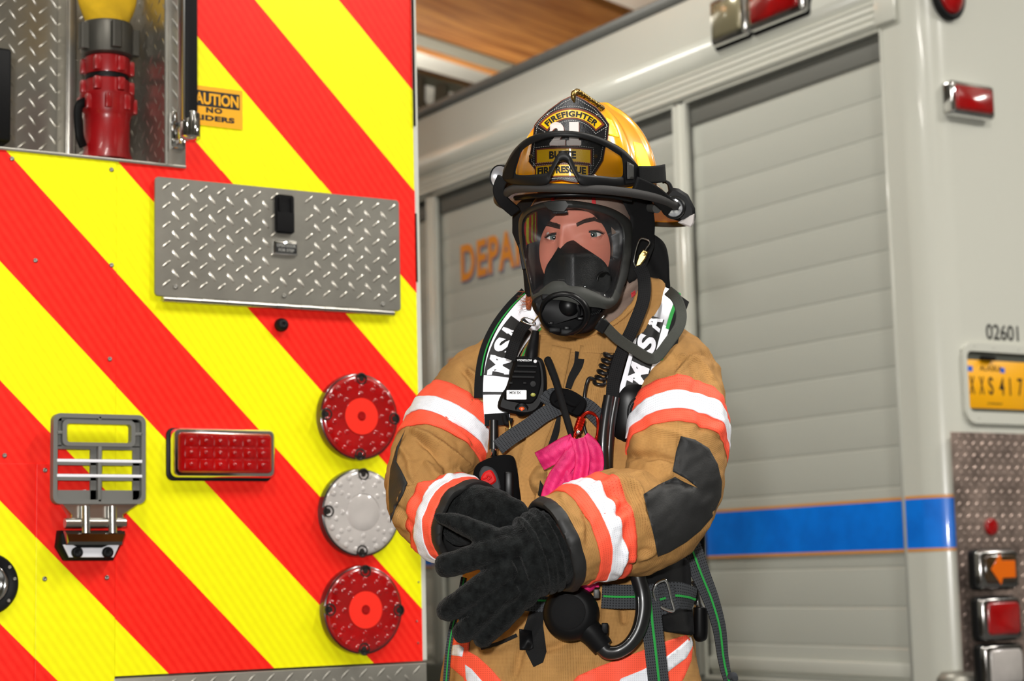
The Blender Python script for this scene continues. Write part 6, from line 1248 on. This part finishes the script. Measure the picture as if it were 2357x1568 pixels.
# waist: hip pad, belt, D ring, hanging straps, second regulator with its big hose
V, f, u = sheet(spline([(1474, 1312), (1520, 1296), (1571, 1285), (1588, 1302), (1593, 1387), (1598, 1450), (1594, 1462), (1560, 1458), (1522, 1452), (1505, 1440), (1480, 1400)], 80, closed=True), 9, lambda v: onto(BV_T, 0)(v)*.0+tz(v[:, 0], v[:, 1])+18, 22); mesh('hip_pad', V, f, 'soft_black', har, Q)
wb_ = Run([(1185, 1386, 112), (1225, 1390, 118), (1290, 1392, 122)]); w1 = wb_.layer('waist_belt', 'charcoal_webbing', 0, wb_.L[-1], -18, 18, 4, har, th=5); wb_.layer('green_edge', 'green_line', 0, wb_.L[-1], -10, -6, 6, w1, th=3)
wb2 = Run([(1385, 1372, 128), (1420, 1374, 128), (1462, 1374, 124), (1500, 1374, 112)]); w2 = wb2.layer('waist_belt', 'charcoal_webbing', 0, wb2.L[-1], -28, 28, 4, har, th=5); wb2.layer('green_edge', 'green_line', 4, wb2.L[-1], -2, 2.5, 6, w2, th=3)
wb3 = Run([(1500, 1382, 112), (1520, 1380, 104), (1552, 1372, 84), (1578, 1374, 52), (1593, 1378, 26)]); w3 = wb3.layer('waist_belt', 'charcoal_webbing', 0, wb3.L[-1], (-38, -26), (38, 26), 9, har, th=5); wb3.layer('green_edge', 'green_line', 8, wb3.L[-1], -2.5, 2.5, 11, w3, th=3)
fl2 = Run([(1540, 1352, 110), (1546, 1380, 110), (1556, 1402, 104)]); fl2.layer('belt_fold', 'charcoal_webbing', 0, fl2.L[-1], -10, 12, 9, w3, th=8)
mb = MB(); mb.add(*tube([(1534, 1340, 122), (1522, 1338, 124), (1509, 1347, 126), (1503, 1364, 126), (1510, 1384, 126), (1524, 1399, 124), (1550, 1406, 118), (1545, 1380, 120)], 3.6, n=12, closed=True, m=90)[:2]); mb.build('d_ring', 'chrome', har, Q)
hs1 = Run([(1492, 1352, 122), (1498, 1400, 128), (1502, 1440, 134), (1509, 1500, 146), (1520, 1600, 150)]); h1_ = hs1.layer('hanging_strap', 'charcoal_webbing', 0, hs1.L[-1], -23, 25, 4, har, th=5); hs1.layer('green_edge', 'green_line', 10, hs1.L[-1], -3, 2.5, 6, h1_, th=3)
hs2 = Run([(1578, 1235, -55), (1592, 1266, -52), (1612, 1320, -50), (1637, 1382, -50), (1655, 1445, -48), (1664, 1515, -48), (1674, 1560, -46), (1690, 1600, -46)], normal=(.25, 0, 1)); L2_ = hs2.L[-1]; h2_ = hs2.layer('hanging_strap', 'charcoal_webbing', 0, L2_*.45, (-27, -18), (27, 18), 4, har, th=5); h2b = hs2.layer('hanging_strap', 'charcoal_webbing', L2_*.44, L2_, (-18, -9), (18, 9), 4, har, th=5)
hs2.layer('green_edge', 'green_line', 10, L2_*.95, -2.5, 2, 6, h2_, th=3); pipe('strap_knot', [(1676, 1560, -44, 6), (1688, 1556, -40, 9), (1694, 1568, -42, 6)], 8, 'charcoal_webbing', har)
hs3 = Run([(1068, 1330, 0), (1054, 1400, 10), (1042, 1440, 20), (1032, 1500, 30), (1024, 1600, 40)]); h3_ = hs3.layer('hanging_strap', 'charcoal_webbing', 0, hs3.L[-1], -7, 7, 4, har, th=5); hs3.layer('green_edge', 'green_line', 0, hs3.L[-1], -2, 1, 6, h3_, th=3)
reg = mesh('demand_regulator', *lathe([(40, -30), (60, -22), (65, -2), (60, 14), (50, 24), (42, 28)], (1314, 1412, 168), (-.1, -.06, 1), 60), 'black_plastic', har, Q, sharp=35)
mesh('cover_disc', *lathe([(40, 22), (40, 31), (37, 33), (.1, 34)], (1311, 1411, 168), (-.1, -.06, 1), 48), 'soft_black', reg, Q, sharp=40)
pipe('barrel', [(1340, 1438, 160, 34), (1362, 1458, 166, 29), (1380, 1480, 168, 26), (1388, 1490, 168, 25)], 28, 'black_plastic', reg, n=28); V, f = box((1366, 1356, 150), (1380, 1378, 176), 3); mesh('release_tab', V, f, 'dark_grey_plastic', reg, Q); V, f = box((1384, 1434, 150), (1400, 1460, 182), 3); mesh('latch_block', V, f, 'black_plastic', reg, Q)
pipe('breathing_hose', [(1380, 1478, 172, 18), (1388, 1492, 174, 18), (1400, 1502, 176, 17), (1424, 1500, 176, 16), (1450, 1482, 176, 16), (1470, 1450, 172, 17), (1480, 1408, 166, 18), (1479, 1370, 160, 18), (1470, 1335, 150, 18), (1458, 1300, 140, 18)], 17, 'hose_rubber', har, n=26, mm=90)
V, f, u = tube([(1402, 1492, 192), (1424, 1489, 192), (1444, 1474, 192), (1462, 1446, 188), (1470, 1408, 183), (1469, 1372, 177)], 2.2, n=8, m=60); mesh('hose_seam', V, f, 'hose_rubber', har, Q)
mb = MB(); V, f, u = tube([(1612, 1398, -70, 15), (1612, 1404, -70, 17), (1612, 1460, -70, 17), (1611, 1474, -70, 12), (1611, 1478, -70, 5)], 16, n=24, m=30); mb.add(V, f); mb.build('valve_handle', 'gloss_black', har, Q); mesh('valve_neck', *lathe([(12, 0), (8, 10), (6, 36), (5, 40)], (1608, 1400, -70), (-.1, -1, 0), 20), 'chrome', har, Q, sharp=40)
pipe('valve_cable', [(1594, 1340, -50), (1602, 1355, -60), (1604, 1375, -64), (1598, 1392, -60)], 4, 'hose_rubber', har)
V, f = box((1596, 1190, -190), (1622, 1330, -150), 4); mesh('back_frame', V, f, 'black_plastic', har, Q); V, f = box((1160, 850, -330), (1560, 1420, -300), 12); mesh('back_frame', V, f, 'black_plastic', har, Q)
mesh('air_cylinder', *lathe([(20, -40), (60, -30), (118, 20), (120, 60), (120, 470), (95, 520), (40, 540)], (1345, 850, -450), (0, 1, 0), 48), 'black_paint', har, Q, sharp=60)

# ================================================================ radio microphone, antenna, carabiner, pink webbing
mic = thing('speaker_microphone', Q([(1200, 955, 100)])[0], 'black radio microphone clipped upside down on the shoulder strap, white label near its base', 'radio microphone')
MO = spline([(1200, 820), (1238, 822), (1252, 836), (1258, 880), (1254, 918), (1240, 944), (1218, 955), (1190, 954), (1150, 943), (1146, 928), (1155, 906), (1166, 888), (1179, 842), (1186, 826)], 90, closed=True)
V, f = poly(MO, 70, 112, 7); mb_ = mesh('mic_body', V, f, 'black_plastic', mic, Q, sharp=40)
MI = spline([(1200, 826), (1232, 828), (1242, 840), (1246, 878), (1240, 906), (1232, 922), (1216, 930), (1166, 922), (1160, 912), (1172, 890), (1186, 838)], 80, closed=True); V, f = poly(MI, 108, 119, 3); mesh('face_plate', V, f, 'satin_black', mic, Q, sharp=40)
for (x0, x1, y, s_) in ((1188, 1238, 843, 1), (1180, 1236, 856, 1), (1176, 1233, 868, 1)): V, f, u = tube([(x0+3, y, 120), (x1-3, y+1, 120)], 4.2, n=14, m=2); mesh('grille_bar', V, f, 'black_plastic', mic, Q, sharp=60)
V, f = poly(rrect(1166, 898, 1212, 920, 2), 119, 121, .5); lbl = mesh('white_label', V, f, 'label_white', mic, Q, smooth=False)
def flat_text(s, cx, cy, w, h, z, m, par, rot=0, ext=.6, name='lettering', **k): V, f = text_fit(s, w, h, ext, **k); c, q = math.cos(rot), math.sin(rot); return mesh(name, np.c_[cx+V[:, 0]*c-V[:, 1]*q*-1*-1, cy-(V[:, 0]*q+V[:, 1]*c), z+V[:, 2]], f, m, par, Q, smooth=False)
flat_text('XE RSM', 1186, 904, 26, 6, 121, 'ink_black', lbl, PI, bold=.02); flat_text('MOTOROLA', 1207, 829.5, 34, 4.6, 119, 'label_white', mic, PI, bold=.02)
mesh('logo_disc', *lathe([(4.2, 0), (4, .8), (.1, .9)], (1232, 832, 119), (0, 0, 1), 20), 'label_white', mic, Q)
mesh('round_key', *lathe([(7, 0), (6.5, 3), (.1, 3.4)], (1227, 884, 118), (0, 0, 1), 24), 'black_plastic', mic, Q, sharp=50); mesh('light_sensor', *lathe([(5.5, 0), (5, 1.2), (.1, 1.4)], (1227, 909, 118.5), (0, 0, 1), 20, ell=(1.1, .8)), mat('sensor_olive', (150, 150, 70), .3), mic, Q)
for x in (1176, 1208): V, f = box((x-5, 879, 117), (x+5, 885, 121), 1.5); mesh('side_key', V, f, 'black_plastic', mic, Q)
mesh('button_collar', *lathe([(17, -10), (17, 6), (13, 9), (12, 4)], (1201, 942, 104), (0, .45, 1), 30, cap=False), 'gloss_black', mic, Q, sharp=40); mesh('orange_button', *lathe([(9, 3), (8, 7), (.1, 9)], (1201, 942, 104), (0, .45, 1), 24), 'indicator_orange', mic, Q)
pipe('cable_gland', [(1222, 826, 96, 15), (1224, 810, 95, 15), (1228, 790, 92, 12), (1233, 762, 88, 8)], 12, 'black_plastic', mic, n=20)
V, f, u = tube([(1160, 956, 92), (1164, 972, 92), (1172, 974, 94), (1176, 962, 94)], 6, n=12); mesh('clip', V, f, 'soft_black', mic, Q); V, f, u = tube([(1172, 968, 100, 2), (1174, 985, 102, 3), (1168, 996, 102, 3), (1165, 985, 100, 2)], 2.5, n=10); mesh('brass_hook', V, f, 'brass', mic, Q)
an = prop(mesh('radio_antenna', *tube([(1258, 824, 128, 6), (1261, 830, 130, 9), (1280, 880, 140, 8.5), (1300, 950, 146, 8), (1317, 1008, 146, 7.5)], 8, n=20, m=50)[:2], 'soft_black', None, Q), 'black rubber antenna slanting down the chest from the microphone to the pink webbing', 'antenna')
cb = thing('carabiner', Q([(1335, 1030, 150)])[0], 'red metal carabiner with a screw sleeve hanging below the chest buckle', 'carabiner')
V, f, u = tube([(1336, 966, 140), (1324, 1000, 158), (1322, 1018, 160), (1332, 1034, 156), (1352, 1034, 142), (1372, 1012, 124), (1377, 980, 116), (1372, 958, 112), (1352, 950, 124)], 4.2, n=12, closed=True, m=90); mesh('carabiner_frame', V, f, 'carabiner_red', cb, Q)
mb = MB(); mb.add(*lathe([(7, 0), (10, 2), (10, 8), (8.6, 9), (10, 10), (10, 15), (8.6, 16), (10, 17), (10, 22), (8.6, 23), (10, 24), (10, 30), (7.5, 34), (7, 40)], (1339, 962, 144), (-.30, .88, .36), 24)); mb.build('screw_sleeve', 'carabiner_red', cb, Q, sharp=30); mesh('gate_pin', *lathe([(5, 0), (5, 9), (.1, 10)], (1330, 996, 164), (.1, 0, 1), 14), 'steel', cb, Q)
pipe('cord_loop', [(1342, 955, 108), (1344, 980, 112), (1352, 1005, 116), (1364, 1014, 114), (1376, 1010, 110)], 3.5, 'hose_rubber', har)
pw = thing('webbing_sling', Q([(1330, 1130, 130)])[0], 'bright pink webbing sling knotted through the red carabiner', 'webbing')
def rib_(P, w, m='pink_webbing', th=4, amp=4, normal=(0, 0, 1)):
    V, f, u = strap(P, w, th, m=70, normal=normal, k=13); V = V.copy(); kk = np.tile(np.r_[0, np.linspace(-1, 1, 13), 0, np.linspace(1, -1, 13)], 70)[:len(V)]; V[:, 2] += amp*np.cos(kk*PI*1.3)+wob(V, 18, 70)*3; return V, f, u
for i, (P, w) in enumerate((([(1242, 1062, 140), (1268, 1048, 158), (1298, 1030, 166), (1322, 1020, 164)], 46), ([(1330, 1012, 166), (1316, 1048, 170), (1296, 1078, 164), (1280, 1102, 156), (1268, 1132, 150), (1262, 1160, 146)], 40),
                            ([(1331, 1010, 172), (1340, 1045, 176), (1338, 1085, 170), (1330, 1120, 160)], 34), ([(1338, 1012, 160), (1362, 1036, 164), (1368, 1070, 158), (1358, 1110, 150), (1345, 1150, 146)], 44), ([(1284, 1066, 150), (1304, 1086, 158), (1310, 1112, 156), (1290, 1140, 150)], 40),
                            ([(1345, 1150, 146), (1352, 1240, 140), (1362, 1320, 140), (1362, 1352, 150)], 34), ([(1300, 1130, 146), (1305, 1230, 140), (1312, 1320, 140), (1318, 1348, 146)], 34))):
    V, f, u = rib_(P, w); mesh('webbing_fold', V, f, 'pink_webbing', pw, Q, uv=u)
for (x, y, r) in ((1350, 1345, 22), (1310, 1344, 17)): mesh('webbing_loop', *lathe([(r*math.sin(a), r*.9*math.cos(a)) for a in np.linspace(.05, PI-.05, 12)], (x, y, 150), (0, 1, .2), 24), 'pink_webbing', pw, Q)
# small round badge on the belt beside the glove
mesh('belt_badge', *lathe([(9, 0), (9, 2), (.1, 3)], (1200, 1388, 124), (0, 0, 1), 24), 'indicator_orange', har, Q)
